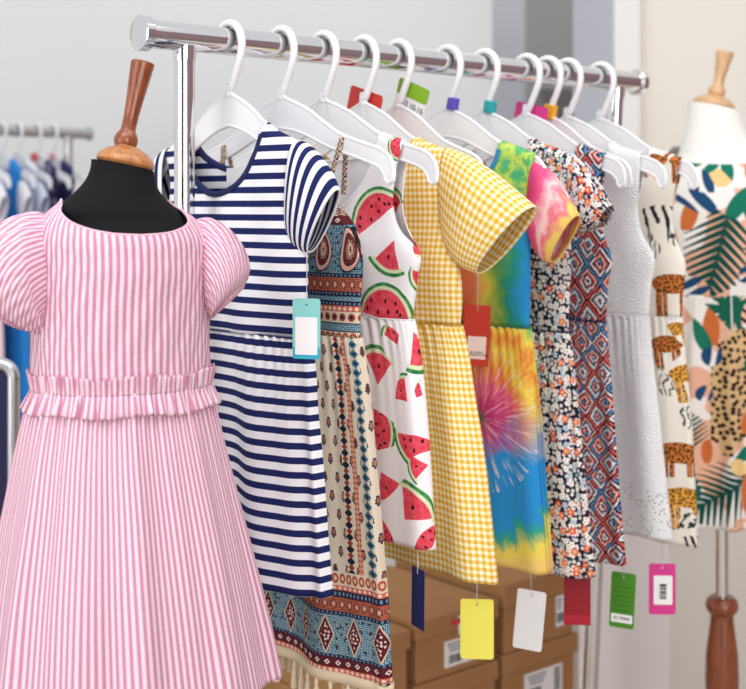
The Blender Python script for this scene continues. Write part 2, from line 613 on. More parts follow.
def bodice_mesh(sp, NA=90, NB=44):
    """sp: T (half width at shoulder), zs (shoulder tip z), nw, zn (neck point), df, db neckline z at centre front/back,
    side_f, side_b [(z, half width)], zw waist, th [(z, half depth)]"""
    verts, faces, uvs = [], [], []
    zw = sp['zw']
    for sgn, dz, side in ((-1, sp['df'], sp['side_f']), (1, sp['db'], sp.get('side_b', sp['side_f']))):
        tau = np.unique(np.concatenate([np.linspace(-1, 1, NA), [s * sp['nw'] / sp['T'] * q for s in (-1, 1) for q in (0.9, 0.95, 0.98, 1.0, 1.02)]]))
        base = len(verts)
        zm = zw + 0.35 * (sp['zs'] - zw)
        hm, tm = float(sinterp(zm, side)), float(sinterp(zm, sp['th']))
        q_ = np.maximum(0, 1 - np.abs(tau) ** 3.0) ** 0.6 * tm
        arc = np.concatenate([[0], np.cumsum(np.hypot(np.diff(tau * hm), np.diff(q_)))])
        arc = (arc - np.interp(0, tau, arc)) / hm
        for ia, a in enumerate(tau):
            tt = abs(a) * sp['T']
            if tt < sp['nw']:
                q = (tt / sp['nw'])
                zt = dz + (sp['zn'] - dz) * (1 - max(0, 1 - q ** sp.get('p', 2.4)) ** (1 / sp.get('q', 1.8)))
            else:
                q = (tt - sp['nw']) / max(1e-6, sp['T'] - sp['nw'])
                zt = sp['zn'] + (sp['zs'] - sp['zn']) * q ** 1.15
                zt = max(zt, float(htop(tt / sp.get('kx', 1.0))) + 0.0045) if sp.get('wrap', True) else zt
            zz = zw + (zt - zw) * np.linspace(0, 1, NB) ** 0.95
            hw = sinterp(zz, side)
            th = sinterp(zz, sp['th'])
            for k in range(NB):
                t = a * hw[k]
                prof = max(0.0, 1 - abs(a) ** 3.0) ** 0.6
                n = th[k] * prof + 0.0050 * max(0.0, min(1, (zz[k] - (sp['zn'] - .09)) / .06))
                if k == NB - 1 and tt >= sp['nw'] - 1e-4: n = 0.0
                rip = sp.get('rip', 0.002) * math.sin(t * 70 + zz[k] * 22 + sp.get('ph', 0)) * prof
                rip += sp.get('rip', 0.002) * 1.3 * math.sin(t * 31 - zz[k] * 40 + 1.3 * sp.get('ph', 0)) * prof
                verts.append((t, sgn * n + rip, zz[k])); uvs.append((arc[ia] * hw[k], zz[k]))
        for a in range(len(tau) - 1):
            for k in range(NB - 1):
                q = (base + a * NB + k, base + (a + 1) * NB + k, base + (a + 1) * NB + k + 1, base + a * NB + k + 1)
                faces.append(q if sgn < 0 else q[::-1])
    return verts, faces, uvs


def skirt_u(sk, NC=240):
    """cloth coordinate round the hem, 0 at the middle of the front"""
    angs = math.pi / 2 + 2 * math.pi * np.arange(NC + 1) / NC
    co, si = np.cos(angs), np.sin(angs)
    X = np.sign(co) * np.abs(co) ** 0.8
    Y = np.sign(si) * np.abs(si) ** 0.75
    s_ = np.concatenate([[0], np.cumsum(np.hypot(np.diff(X) * sk['hem_u'], np.diff(Y) * sk['th'][-1][1]))])
    return angs, X, s_ - s_[NC // 2]


def skirt_mesh(sk, NC=240, NR=54):
    """sk: zw, zh, hw [(z, half width)], th [(z, half depth)], k folds, amp, hem_u (half width used for uv), gather"""
    verts, faces, uvs = [], [], []
    zw, zh = sk['zw'], sk['zh']
    ph = sk.get('ph', 0.0)
    K, A = sk.get('k', 7), 1.3 * sk.get('amp', 0.010)
    angs, xs_, us_ = skirt_u(sk, NC)
    for r in range(NR):
        f = r / (NR - 1)
        z0 = zw + (zh - zw) * f
        hw = float(sinterp(z0, sk['hw'])); th = float(sinterp(z0, sk['th']))
        for c in range(NC + 1):
            a = angs[c]
            co, si = math.cos(a), math.sin(a)
            x = math.copysign(abs(co) ** 0.8, co)
            y = math.copysign(abs(si) ** 0.75, si)
            w = math.sin(K * a + ph + 0.8 * math.sin(2 * a + ph)) + 0.45 * math.sin((2 * K + 1) * a + 2.1 * ph)
            g = 1.5 * sk.get('gather', 0.0) * math.exp(-f * 5) * math.sin(a * sk.get('gk', 46)) * (0.6 + 0.4 * math.sin(5 * a))
            amp = A * min(1, f * 2.2 + 0.12)
            edge = 0.35 + 0.65 * abs(si)
            n = y * th + (amp * w * 0.8 + g) * (0.25 + 0.75 * abs(si)) * (1 if si > 0 else -1)
            t = x * hw * (1 + 0.10 * amp / 0.01 * 0.2 * w * edge) + g * 0.5
            z = z0 + f * sk.get('hemw', 0.002) * math.sin(3 * a + ph)
            verts.append((t, n, z)); uvs.append((us_[c], z0))
    M_ = NC + 1
    for r in range(NR - 1):
        for c in range(NC):
            faces.append((r * M_ + c, (r + 1) * M_ + c, (r + 1) * M_ + c + 1, r * M_ + c + 1))
    return verts, faces, uvs


def ring_loft(rings, NP=48, sub=5, wr=0.0, wk=18, open_phase=0.0):
    """rings: (tx, tz, bx, bz, half depth, y centre)"""
    R = smooth_path(rings, (len(rings) - 1) * sub + 1)
    verts, faces, uvs = [], [], []
    cum, prev = 0.0, None
    for k, r in enumerate(R):
        c = np.array([(r[0] + r[2]) / 2, (r[1] + r[3]) / 2])
        h = np.array([(r[0] - r[2]) / 2, (r[1] - r[3]) / 2])
        if prev is not None: cum += float(np.linalg.norm(c - prev)) if k < 200 else 0
        prev = c
        per = math.pi * (np.linalg.norm(R[0][:2] - R[0][2:4]) / 2 + R[len(R) // 2][4])
        for j in range(NP + 1):
            a = 2 * math.pi * j / NP
            w = 1 + wr * math.sin(wk * a) * (math.sin(math.pi * min(1, k / (len(R) - 1))) * 0.5 + 0.5)
            co, si = math.cos(a) * w, math.sin(a) * w
            verts.append((c[0] + h[0] * co, r[5] + r[4] * math.copysign(abs(si) ** 0.8, si), c[1] + h[1] * co))
            uvs.append((a / (2 * math.pi) * per, -cum))
    n = NP + 1
    for k in range(len(R) - 1):
        for j in range(NP):
            faces.append((k * n + j, k * n + j + 1, (k + 1) * n + j + 1, (k + 1) * n + j))
    return verts, faces, uvs


def garment(name, i, label, cat, body, skirt, mats, sleeve=None, straps=None, binding=None, waist=None, group='dresses on the front rail', origin=None, zrail=RAIL_Z, yaw=YAW, scale=1.0):
    """builds the dress as an Empty at its hem with bodice, skirt, sleeves ... as children"""
    o = ORG[i] if origin is None else origin
    zb = skirt['zh']
    root = empty(name, (o[0], o[1], zrail + zb * scale), yaw, label, cat, group)
    root.scale = (scale,) * 3
    off = np.array([0, 0, -zb])
    sh = lambda V: [tuple(np.array(v) + off) for v in V]
    v, f, uv = bodice_mesh(body)
    mesh_obj('bodice', sh(v), f, mats['bodice'], root, uv, solid=0.0012)
    v, f, uv = skirt_mesh(skirt)
    mesh_obj('skirt', sh(v), f, mats['skirt'], root, uv, solid=0.0012)
    if sleeve:
        v, f, uv = ring_loft(sleeve['rings'], wr=sleeve.get('wr', 0.02), wk=sleeve.get('wk', 5))
        mesh_obj('sleeve', sh(v), f, mats['sleeve'], root, uv, solid=0.0014)
        mesh_obj('sleeve', sh([(-a, b, c) for a, b, c in v]), [q[::-1] for q in f], mats['sleeve'], root, uv, solid=0.0014)
    if binding:
        for sgn, dz in ((-1, body['df']), (1, body['db'])):
            pts = []
            for a in np.linspace(-1, 1, 61):
                tt = abs(a)
                zt = dz + (body['zn'] - dz) * (1 - max(0, 1 - tt ** body.get('p', 2.4)) ** (1 / body.get('q', 1.8)))
                hwr = float(sinterp(zt, body['side_f'])) / body['T']
                th = float(sinterp(zt, body['th']))
                ar = abs(a) * body['nw'] / body['T']
                n = th * max(0, 1 - ar ** 3) ** 0.6 + 0.0045 * max(0.0, min(1, (zt - (body['zn'] - .09)) / .06))
                tq = a * body['nw'] * hwr
                rp = body.get('rip', 0.002) * (math.sin(tq * 70 + zt * 22 + body['ph']) + 1.3 * math.sin(tq * 31 - zt * 40 + 1.3 * body['ph'])) * max(0, 1 - ar ** 3) ** 0.6
                pts.append((tq, sgn * (n + 0.0006) + rp, zt - zb))
            v, f, uvs = [], [], []
            w, d = binding[1], 0.0024
            for k, p in enumerate(pts):
                q0 = np.array(pts[max(k - 1, 0)]); q1 = np.array(pts[min(k + 1, 60)])
                tg = (q1 - q0) / np.linalg.norm(q1 - q0)
                dn = np.array([tg[2], 0, -tg[0]])        # towards the cloth
                for (e, yy) in ((-0.0006, -d), (w, -d), (w, d), (-0.0006, d)):
                    v.append((p[0] + dn[0] * e, p[1] + yy, p[2] + dn[2] * e)); uvs.append((k * .003, e))
            for k in range(60):
                for j in range(4):
                    f.append((k * 4 + j, k * 4 + (j + 1) % 4, k * 4 + 4 + (j + 1) % 4, k * 4 + 4 + j))
            mesh_obj('neck_binding', v, f, binding[0], root, uvs)
    if straps:
        for sx in (1, -1):
            mb_v, mb_f, mb_uv = [], [], []
            path = smooth_path(straps['path'], 24)
            for k, (t, y, z) in enumerate(path):
                for (dx, dy) in ((-straps['w'] / 2, -.0012), (straps['w'] / 2, -.0012), (straps['w'] / 2, .0012), (-straps['w'] / 2, .0012)):
                    mb_v.append((sx * t + dx, y + dy, z - zb)); mb_uv.append((t + dx, z))
            for k in range(23):
                for j in range(4):
                    mb_f.append((k * 4 + j, k * 4 + (j + 1) % 4, k * 4 + 4 + (j + 1) % 4, k * 4 + 4 + j))
            mesh_obj('strap', mb_v, mb_f, mats['strap'], root, mb_uv)
    if waist:
        pts = []
        hw = float(sinterp(skirt['zw'], skirt['hw'])); th = float(sinterp(skirt['zw'], skirt['th']))
        for c in range(64):
            a = 2 * math.pi * c / 64
            co, si = math.cos(a), math.sin(a)
            pts.append((math.copysign(abs(co) ** .8, co) * (hw + .0006), math.copysign(abs(si) ** .75, si) * (th + .0012), skirt['zw'] - zb))
        pts.append(pts[0])
        MB().tube(pts, 0.0012, 6, False).build('waist_seam', waist, root)
    return root


# ------------------------------------------------------------------ patterns
def pat_seersucker(name):
    m = Mat(name, 0.85, 0, 0.2)
    u, v, vec = m.uv()
    wob = m.noise(vec, 60, 2) * 0.0003
    s = ((u + wob) / 0.0079).tri()
    fine = m.noise(vec, 900, 2)
    c = m.mix(s.gt(0.50), rgb(240, 214, 225), rgb(200, 134, 160))
    c = m.mix(fine * 0.22, c, rgb(226, 182, 200))
    m.color(c)
    pk = m.noise(m.vec(u * 0.35, v), 230, 3)
    m.bump(pk, 0.35, 0.002)
    return m.mat


def pat_stripes(name, period, frac, v0=0.0):
    m = Mat(name, 0.85, 0, 0.2)
    u, v, vec = m.uv()
    s = ((v - v0) / period).fract()
    m.color(m.mix(s.lt(frac), rgb(246, 245, 248), rgb(28, 38, 92)))
    weave(m, 500, 0.08)
    return m.mat


def pat_gingham(name, period=0.0079):
    m = Mat(name, 0.85, 0, 0.2)
    u, v, vec = m.uv()
    a = (u / period).fract().gt(0.5); b = (v / period).fract().gt(0.5)
    s = (a + b) * 0.5
    c = m.ramp(s, [(0.0, rgb(254, 248, 228)), (0.34, rgb(246, 214, 126)), (0.67, rgb(228, 176, 58))], 'CONSTANT')
    m.color(c)
    weave(m, 700, 0.15)
    return m.mat


def pat_melon(name, motifs):
    m = Mat(name, 0.85, 0, 0.2)
    u, v, vec = m.uv()
    wob = m.node('ShaderNodeVectorMath'); wob.operation = 'MULTIPLY_ADD'
    m.link(m.noise(vec, 90, 2, color=True), wob.inputs[0])
    wob.inputs[1].default_value = (0.0016, 0.0016, 0); m.link(vec, wob.inputs[2])
    x, y, par, best, bv = m.nearest(wob.outputs[0], motifs)
    r = (x * x + y * y).sqrt()
    ang = x.atan2(y).abs()                      # 0 along +y
    half = par * 0.01745
    ins = ang.lt(half)
    insr = ang.lt(half + 0.10)
    red = r.lt(0.80) * ins
    pale = r.band(0.79, 0.90) * insr
    green = r.band(0.90, 1.0) * ang.lt(half + 0.16)
    sd = m.voronoi(m.vec(x, y * 0.62), 3.7, 0.7)
    seed = E(m, sd.outputs['Distance']).lt(0.155) * r.band(0.2, 0.70) * ang.lt(half - 0.14)
    n = m.noise(vec, 120, 3)
    cr = m.ramp(n, [(0.3, rgb(222, 50, 74)), (0.7, rgb(238, 96, 110))])
    c = m.mix(green, rgb(248, 244, 246), m.ramp(n, [(0.35, rgb(28, 112, 62)), (0.7, rgb(92, 172, 96))]))
    c = m.mix(pale, c, rgb(222, 232, 190))
    c = m.mix(red, c, cr)
    c = m.mix(seed, c, rgb(48, 22, 26))
    m.color(c)
    weave(m, 600, 0.08)
    return m.mat


def pat_tiedye(name, cx, cy, stops, rmax, seed=0.0, streak=0.35):
    m = Mat(name, 0.85, 0, 0.2)
    u, v, vec = m.uv()
    dx, dy = u - cx, v - cy
    r = (dx * dx + dy * dy).sqrt()
    th = dy.atan2(dx)
    st = m.noise(m.vec(th * 2.4, r * 5.0, seed), 2.3, 3, 0.6)
    bl = m.noise(m.vec(u, v, seed), 26, 3, 0.55)
    f = r / rmax + (st - 0.5) * streak + (bl - 0.5) * 0.30
    c = m.ramp(f, stops)
    wht = m.noise(m.vec(th * 5.0, r * 14.0, seed + 3), 2.6, 2, 0.6)
    c = m.mix(((wht - 0.60) * 4.0).max(0.0).min(0.55), c, rgb(250, 236, 236))
    m.color(c)
    weave(m, 600, 0.06)
    return m.mat


def pat_tiedye_burst(name, cx, cy, rmax):
    m = Mat(name, 0.85, 0, 0.2)
    u, v, vec = m.uv()
    dx, dy = u - cx, v - cy
    r = (dx * dx + dy * dy).sqrt()
    th = dy.atan2(dx.abs())
    rays = m.noise(m.vec(th * 3.2, r * 4.0, 2.0), 3.0, 3, 0.6)
    bl = m.noise(vec, 24, 3, 0.55)
    f = r / rmax + (rays - 0.5) * 0.34 + (bl - 0.5) * 0.22
    G, MG, PK, OR, YE, GR, BL, PU = rgb(34, 96, 76), rgb(196, 40, 116), rgb(232, 96, 140), rgb(238, 144, 66), rgb(246, 222, 92), rgb(92, 186, 110), rgb(44, 146, 216), rgb(150, 74, 150)
    upc = m.ramp(f, [(0, G), (0.07, MG), (0.26, PK), (0.36, OR), (0.48, YE), (0.60, OR), (0.68, YE), (0.85, GR)])
    loc = m.ramp(f, [(0, G), (0.07, MG), (0.20, PU), (0.30, BL), (0.70, BL), (0.78, rgb(56, 168, 140)), (0.88, YE), (1.0, rgb(246, 206, 120))])
    s_ = (dy / -0.07 + (bl - 0.5) * 1.4 + 0.35).max(0.0).min(1.0)
    c = m.mix(s_, upc, loc)
    wht = m.noise(m.vec(th * 7.0, r * 9.0, 5.0), 2.6, 2, 0.6)
    c = m.mix(((wht - 0.54) * 5.0).max(0.0).min(0.62) * r.lt(rmax * 0.5), c, rgb(250, 226, 232))
    m.color(c)
    weave(m, 600, 0.06)
    return m.mat


def pat_tiedye_chest(name, u0, u1, vtop):
    m = Mat(name, 0.85, 0, 0.2)
    u, v, vec = m.uv()
    n1 = m.noise(vec, 20, 3, 0.55)
    n2 = m.noise(m.vec(v, u, 4.0), 30, 3, 0.6)
    f = (u - u0) / (u1 - u0) + (n1 - 0.5) * 0.7
    lo = m.ramp(f, [(0.0, rgb(220, 120, 84)), (0.12, rgb(226, 160, 84)), (0.26, rgb(214, 206, 86)), (0.44, rgb(110, 168, 76)), (0.62, rgb(36, 150, 130)), (0.78, rgb(44, 150, 212)), (1.0, rgb(40, 138, 214))])
    hi = m.ramp(n2 + (n1 - 0.5) * 0.5, [(0.25, rgb(52, 168, 160)), (0.42, rgb(96, 190, 110)), (0.52, rgb(206, 222, 100)), (0.62, rgb(96, 186, 96)), (0.78, rgb(52, 160, 190))])
    k = ((v - vtop) / 0.03 + (n2 - 0.5) * 1.5).max(0.0).min(1.0)
    m.color(m.mix(k, lo, hi))
    weave(m, 600, 0.06)
    return m.mat


def pat_tiedye_sleeve(name):
    m = Mat(name, 0.85, 0, 0.2)
    u, v, vec = m.uv()
    n1 = m.noise(vec, 26, 3, 0.55)
    f = v * -1.0 / 0.095 + (n1 - 0.5) * 0.9
    c = m.ramp(f, [(0.0, rgb(214, 66, 122)), (0.3, rgb(232, 92, 140)), (0.52, rgb(250, 214, 214)), (0.64, rgb(238, 120, 140)), (0.78, rgb(246, 214, 112)), (1.0, rgb(240, 190, 110))])
    geo = m.node('ShaderNodeNewGeometry')
    c = m.mix(geo.outputs['Backfacing'], c, rgb(196, 206, 84))
    m.color(c)
    weave(m, 600, 0.06)
    return m.mat


def pat_floral(name):
    m = Mat(name, 0.85, 0, 0.2)
    u, v, vec = m.uv()

    def layer(scale, off, lim, stops, cen):
        vv = m.node('ShaderNodeVectorMath'); vv.operation = 'ADD'
        m.link(vec, vv.inputs[0]); vv.inputs[1].default_value = (off, off * 1.7, 0)
        vo = m.voronoi(vv.outputs[0], scale, 0.75)
        sc = m.node('ShaderNodeVectorMath'); sc.operation = 'SUBTRACT'
        m.link(vv.outputs[0], sc.inputs[0]); m.link(vo.outputs['Position'], sc.inputs[1])
        x, y, _ = m.sep(sc.outputs[0])
        rc = m.sep(vo.outputs['Color'])
        d = (x * x + y * y).sqrt() * scale
        pet = (x.atan2(y) * 5.0 + rc[1] * 6.0).cos() * 0.22 + 1.0
        ins = d.lt(pet * lim)
        c = m.ramp(rc[0], stops, 'CONSTANT')
        c = m.mix(d.lt(0.11), c, cen)
        return ins, c
    wh = [(0, rgb(250, 244, 240)), (0.5, rgb(244, 228, 226)), (0.66, rgb(186, 208, 226)), (0.82, rgb(242, 240, 236))]
    i0, c0 = layer(150, 0.21, 0.34, wh, rgb(226, 150, 90))
    i1, c1 = layer(98, 0.0, 0.40, wh, rgb(226, 150, 90))
    i2, c2 = layer(62, 0.37, 0.30, [(0, rgb(226, 92, 70)), (0.72, rgb(238, 128, 96))], rgb(250, 210, 140))
    sel = m.sep(m.voronoi(m.vadd(vec, 0.37, 0.629), 62, 0.75).outputs['Color'])[0].gt(0.5)
    c = m.mix(i0, rgb(30, 32, 52), c0)
    ring = m.sep(m.voronoi(vec, 98, 0.75).outputs['Color'])[2].gt(0.3)
    c = m.mix(i1 * ring, c, c1)
    c = m.mix(i2 * sel, c, c2)
    m.color(c)
    return m.mat


def pat_ikat(name, P=0.034, Q=0.042):
    m = Mat(name, 0.85, 0, 0.2)
    u, v, vec = m.uv()
    nz = m.noise(vec, 110, 2)
    uu = u + (nz - 0.5) * 0.006
    vv = v + (m.noise(vec, 75, 2) - 0.5) * 0.004
    a = (uu / P); b = (vv / Q)
    d = a.tri() + b.tri()                       # diamonds
    k = (a + b).floor() + (a - b).floor() * 3.0
    rnd = (k * 0.37).fract()
    f = (d * 0.95 + rnd * 0.35).fract()
    c = m.ramp(f, [(0, rgb(26, 28, 52)), (0.16, rgb(228, 96, 82)), (0.30, rgb(30, 30, 56)), (0.44, rgb(244, 232, 230)), (0.60, rgb(120, 172, 208)), (0.70, rgb(28, 28, 50)), (0.84, rgb(240, 190, 176)), (0.93, rgb(224, 110, 96))], 'CONSTANT')
    hue = m.noise(vec, 22, 2)
    c2 = m.ramp(f, [(0, rgb(30, 30, 56)), (0.16, rgb(96, 148, 200)), (0.30, rgb(28, 28, 50)), (0.44, rgb(240, 186, 168)), (0.58, rgb(218, 84, 78)), (0.70, rgb(26, 26, 48)), (0.84, rgb(240, 230, 232))], 'CONSTANT')
    m.color(m.mix(hue.gt(0.5), c, c2))
    return m.mat


def pat_lace(name, zh):
    m = Mat(name, 0.8, 0, 0.25)
    u, v, vec = m.uv()
    d = m.noise(vec, 26, 2, color=True)
    wob = m.node('ShaderNodeVectorMath'); wob.operation = 'MULTIPLY_ADD'
    m.link(d, wob.inputs[0]); wob.inputs[1].default_value = (0.012, 0.012, 0); m.link(vec, wob.inputs[2])
    vo = m.voronoi(wob.outputs[0], 60, 0.9)
    dist = E(m, vo.outputs['Distance'])
    rings = (dist * 26.0).sin() * 0.5
    fine = m.noise(vec, 420, 2)
    m.bump(rings + fine * 0.5, 0.75, 0.0016)
    v2 = m.voronoi(vec, 130, 0.8)
    hole = E(m, v2.outputs['Distance']).lt(0.16) * m.noise(vec, 34, 2).gt(0.52)
    hem = hole * v.lt(zh + 0.075)
    c = m.mix(hole * 0.25, rgb(246, 246, 247), rgb(214, 214, 216))
    c = m.mix(hem, c, rgb(120, 116, 116))
    m.color(c)
    return m.mat


def pat_boho(name, bands, butis=None, vbord=None):
    """bands: list (v_low, kind) from top to bottom; colours of a printed border dress"""
    m = Mat(name, 0.85, 0, 0.2)
    u, v, vec = m.uv()
    nz = m.noise(vec, 260, 2)
    CREAM, NAVY, TEAL, RUST, MAR, PINK = rgb(224, 209, 188), rgb(34, 36, 62), rgb(58, 112, 136), rgb(160, 66, 46), rgb(92, 32, 40), rgb(226, 178, 158)

    def dots(scale, lim, rand=0.4):
        vo = m.voronoi(vec, scale, rand)
        return E(m, vo.outputs['Distance']).lt(lim), m.sep(vo.outputs['Color'])[0]

    def diamonds(v0, vh, period, w=0.5):
        a = (u / period).tri() - 0.0
        a = 1.0 - a
        b = ((v - v0) / (vh / 2)).abs()
        return a * (1 / w) * 1.0 + b             # <1 inside

    c = CREAM
    sm, smc = dots(420, 0.30, 0.3)
    if butis:
        P, Q = butis
        row = (v / Q).floor()
        uu = u / P + row * 0.5
        dx = (uu.fract() - 0.5) * P; dy = ((v / Q).fract() - 0.5) * Q
        rnd = (uu.floor() * 0.413 + row * 0.237).fract()
        hw_ = 0.0034 - dy * 0.16
        rr = ((dx / hw_) * (dx / hw_) + (dy / 0.0066) * (dy / 0.0066)).sqrt()
        lobes = (dx.atan2(dy) * 7.0).cos() * 0.13
        ins = (rr + lobes).lt(1.0)
        inn = (rr + lobes).lt(0.55)
        c = m.mix(ins, c, m.ramp(rnd, [(0, rgb(58, 56, 72)), (0.5, rgb(112, 66, 52)), (0.75, rgb(66, 70, 86))], 'CONSTANT'))
        c = m.mix(inn, c, m.ramp(rnd, [(0, rgb(170, 110, 84)), (0.5, rgb(64, 60, 76)), (0.75, rgb(190, 130, 100))], 'CONSTANT'))
    if vbord:
        for (u0, w, kind) in vbord:
            x = (u - u0).abs()
            ins = x.lt(w / 2)
            if kind == 'chain':
                pat = ((v / 0.011).tri() * 0.6 + x / w).lt(0.62)
                pat2 = ((v / 0.011).tri() * 0.6 + x / w).lt(0.25)
                c = m.mix(ins * pat, m.mix(ins, c, CREAM), TEAL); c = m.mix(ins * pat2, c, NAVY)
            elif kind == 'red':
                pat = ((v / 0.006).tri() * w - x * 1.4).gt(0.0)
                c = m.mix(ins, c, m.mix(pat, RUST, rgb(214, 150, 124)))
            else:
                pat = ((v / 0.014).tri() * 0.7 + x / w).lt(0.55)
                pat2 = (((v + 0.007) / 0.014).tri() * 0.7 + x / w).lt(0.42)
                c = m.mix(ins, c, CREAM)
                c = m.mix(ins * pat, c, NAVY); c = m.mix(ins * pat2, c, RUST)
    for (va, vb, kind) in bands:                # va top, vb bottom
        ins = v.lt(va) * v.gt(vb)
        h = va - vb; mid = (va + vb) / 2
        vv = (v - mid) / (h / 2)
        if kind == 'rust':
            t = ((u / 0.012).tri() + vv.abs()).lt(0.9)
            t2 = ((u / 0.012).tri() + vv.abs()).lt(0.45)
            b = m.mix(t, RUST, MAR); b = m.mix(t2, b, PINK)
            b = m.mix(sm * 0.7, b, rgb(214, 150, 120))
        elif kind == 'maroon':
            q = ((u / 0.015).tri() + vv.abs())
            b = m.mix(q.band(0.25, 0.55), MAR, rgb(236, 220, 212))
            b = m.mix(q.lt(0.25), b, NAVY)
        elif kind == 'teal':
            b = m.mix(sm, TEAL, rgb(190, 206, 206)); b = m.mix(vv.abs().gt(0.75), b, NAVY)
        elif kind == 'navy':
            b = m.mix((u / 0.006).tri().lt(0.45) * vv.abs().lt(0.5), NAVY, rgb(112, 142, 166))
        elif kind == 'pink':
            b = m.mix(((u / 0.008).tri() + vv.abs()).lt(0.8), rgb(206, 104, 84), rgb(240, 208, 186))
        elif kind == 'cream_circles':
            q = (((u / 0.013).fract() - 0.5) * 0.013)
            rr = (q * q + (v - mid) * (v - mid)).sqrt()
            b = m.mix(rr.lt(0.0048), CREAM, RUST); b = m.mix(rr.lt(0.0022), b, NAVY)
        elif kind == 'scallop':
            q = (((u / 0.0105).fract() - 0.5) * 0.0105)
            rr = (q * q + (v - mid) * (v - mid) * 0.6).sqrt()
            b = m.mix(rr.lt(0.0046), CREAM, rgb(178, 84, 60)); b = m.mix(rr.lt(0.0022), b, rgb(230, 190, 150))
        elif kind == 'zig':
            b = m.mix((((u / 0.008).tri() * 2.0 - 1.0) * 0.7 - vv).abs().lt(0.5), rgb(226, 210, 190), NAVY)
        elif kind == 'diamonds':
            q = diamonds(mid, h * 0.96, 0.042, 0.56)
            b = m.mix(sm, TEAL, rgb(196, 208, 206))
            b = m.mix(m.noise(vec, 180, 2).gt(0.60), b, rgb(60, 44, 60))
            b = m.mix(q.lt(1.05), b, rgb(222, 190, 164)); b = m.mix(q.lt(0.90), b, MAR)
            fl = m.voronoi(vec, 210, 0.5)
            b = m.mix(q.lt(0.62) * E(m, fl.outputs['Distance']).lt(0.33), b, rgb(232, 206, 200))
        elif kind == 'paisley':
            P = 0.040
            a = ((u - 0.006) / P).fract() - 0.5
            dx = a * P; dy = v - mid
            sk = dx + dy * dy * 9.0 - 0.003
            w = 0.0135 - dy * 0.16
            rr = ((sk / w) * (sk / w) + (dy / (h * 0.48)) * (dy / (h * 0.48))).sqrt()
            b = m.mix(sm, TEAL, rgb(180, 196, 196)); b = m.mix(nz.gt(0.58), b, NAVY)
            b = m.mix(rr.lt(1.0), b, NAVY); b = m.mix(rr.band(0.72, 0.92), b, PINK)
            b = m.mix(rr.lt(0.66), b, rgb(108, 46, 44)); b = m.mix(rr.lt(0.45) * sm, b, rgb(226, 200, 180))
            b = m.mix(rr.band(0.16, 0.28), b, PINK)
        else:                                   # 'mesh': small beige and dark diagonal dots
            q = ((u + v) / 0.006).tri() + ((u - v) / 0.006).tri()
            b = m.mix(q.gt(1.05), rgb(214, 190, 160), NAVY); b = m.mix(q.gt(1.6), b, RUST)
        c = m.mix(ins, c, b)
    m.color(c)
    weave(m, 500, 0.1)
    return m.mat


def leaf_parts(m, x, y, r):
    """shapes in unit coordinates, +y up the motif"""
    ax = x.abs()
    env = (1.0 - y * y).max(0.0)
    palm_env = ax.lt(env * (0.60 + 0.10))
    fr = ((y + ax * -0.80) * 6.2)
    palm = palm_env * (fr.tri() - ax * 1.25).gt(0.06) * y.band(-0.98, 0.98)
    stem = ax.lt(0.022) * y.band(-1.25, 0.9)
    simple = ax.lt(env * 0.32)
    return palm, stem, simple


def ax2(x): return x.abs()


def pat_jungle(name, motifs, patches):
    """param: 0 palm, 1 teal leaf, 2 blue leaf, 3 leopard patch, 4 green monstera patch, 5 rust leaf, 6 dark strokes"""
    m = Mat(name, 0.85, 0, 0.2)
    u, v, vec = m.uv()
    n1 = m.noise(vec, 15, 1)
    c = m.mix(n1.gt(0.52), rgb(244, 240, 234), rgb(238, 184, 156))
    for (cx, cy, rx, ry, col) in patches:
        dx, dy = (u - cx) / rx, (v - cy) / ry
        c = m.mix((dx * dx + dy * dy + (n1 - 0.5) * 0.8).lt(1.0), c, col)
    x, y, par, best, bv = m.nearest(vec, motifs)
    r = (x * x + y * y).sqrt()
    palm, stem, simple = leaf_parts(m, x, y, r)
    is_ = lambda k: (par - float(k)).abs().lt(0.4)
    G = rgb(18, 74, 66)
    c = m.mix(is_(0) * palm.max(stem), c, G)
    c = m.mix(is_(1) * simple, c, rgb(24, 118, 96)); c = m.mix(is_(1) * stem, c, rgb(24, 118, 96))
    pair = ((ax2(x) - 0.34).abs()).lt((1.0 - y * y).max(0.0) * 0.24)
    c = m.mix(is_(2) * pair, c, rgb(30, 74, 116))
    lp = is_(3) * x.abs().lt(0.25) * y.abs().lt(1.0)
    vo = m.voronoi(vec, 95, 0.85)
    spot = E(m, vo.outputs['Distance']).lt(0.36)
    c = m.mix(lp, c, m.mix(spot, rgb(222, 184, 134), rgb(44, 32, 26)))
    mon = is_(4) * r.lt(0.95) * ((x.atan2(y) * 9.0).sin() * 0.55 + r).lt(0.98)
    c = m.mix(mon, c, rgb(20, 96, 78)); c = m.mix(is_(4) * stem, c, rgb(240, 236, 230))
    c = m.mix(is_(5) * simple, c, rgb(206, 112, 58))
    st = is_(6) * x.abs().lt(0.7) * ((y * 2.6 + x * 0.8).tri() - x.abs() * 0.5).gt(0.45) * y.abs().lt(0.9)
    c = m.mix(st, c, rgb(40, 38, 40))
    c = m.mix(is_(7) * r.lt(0.8), c, rgb(240, 206, 140))
    m.color(c)
    return m.mat


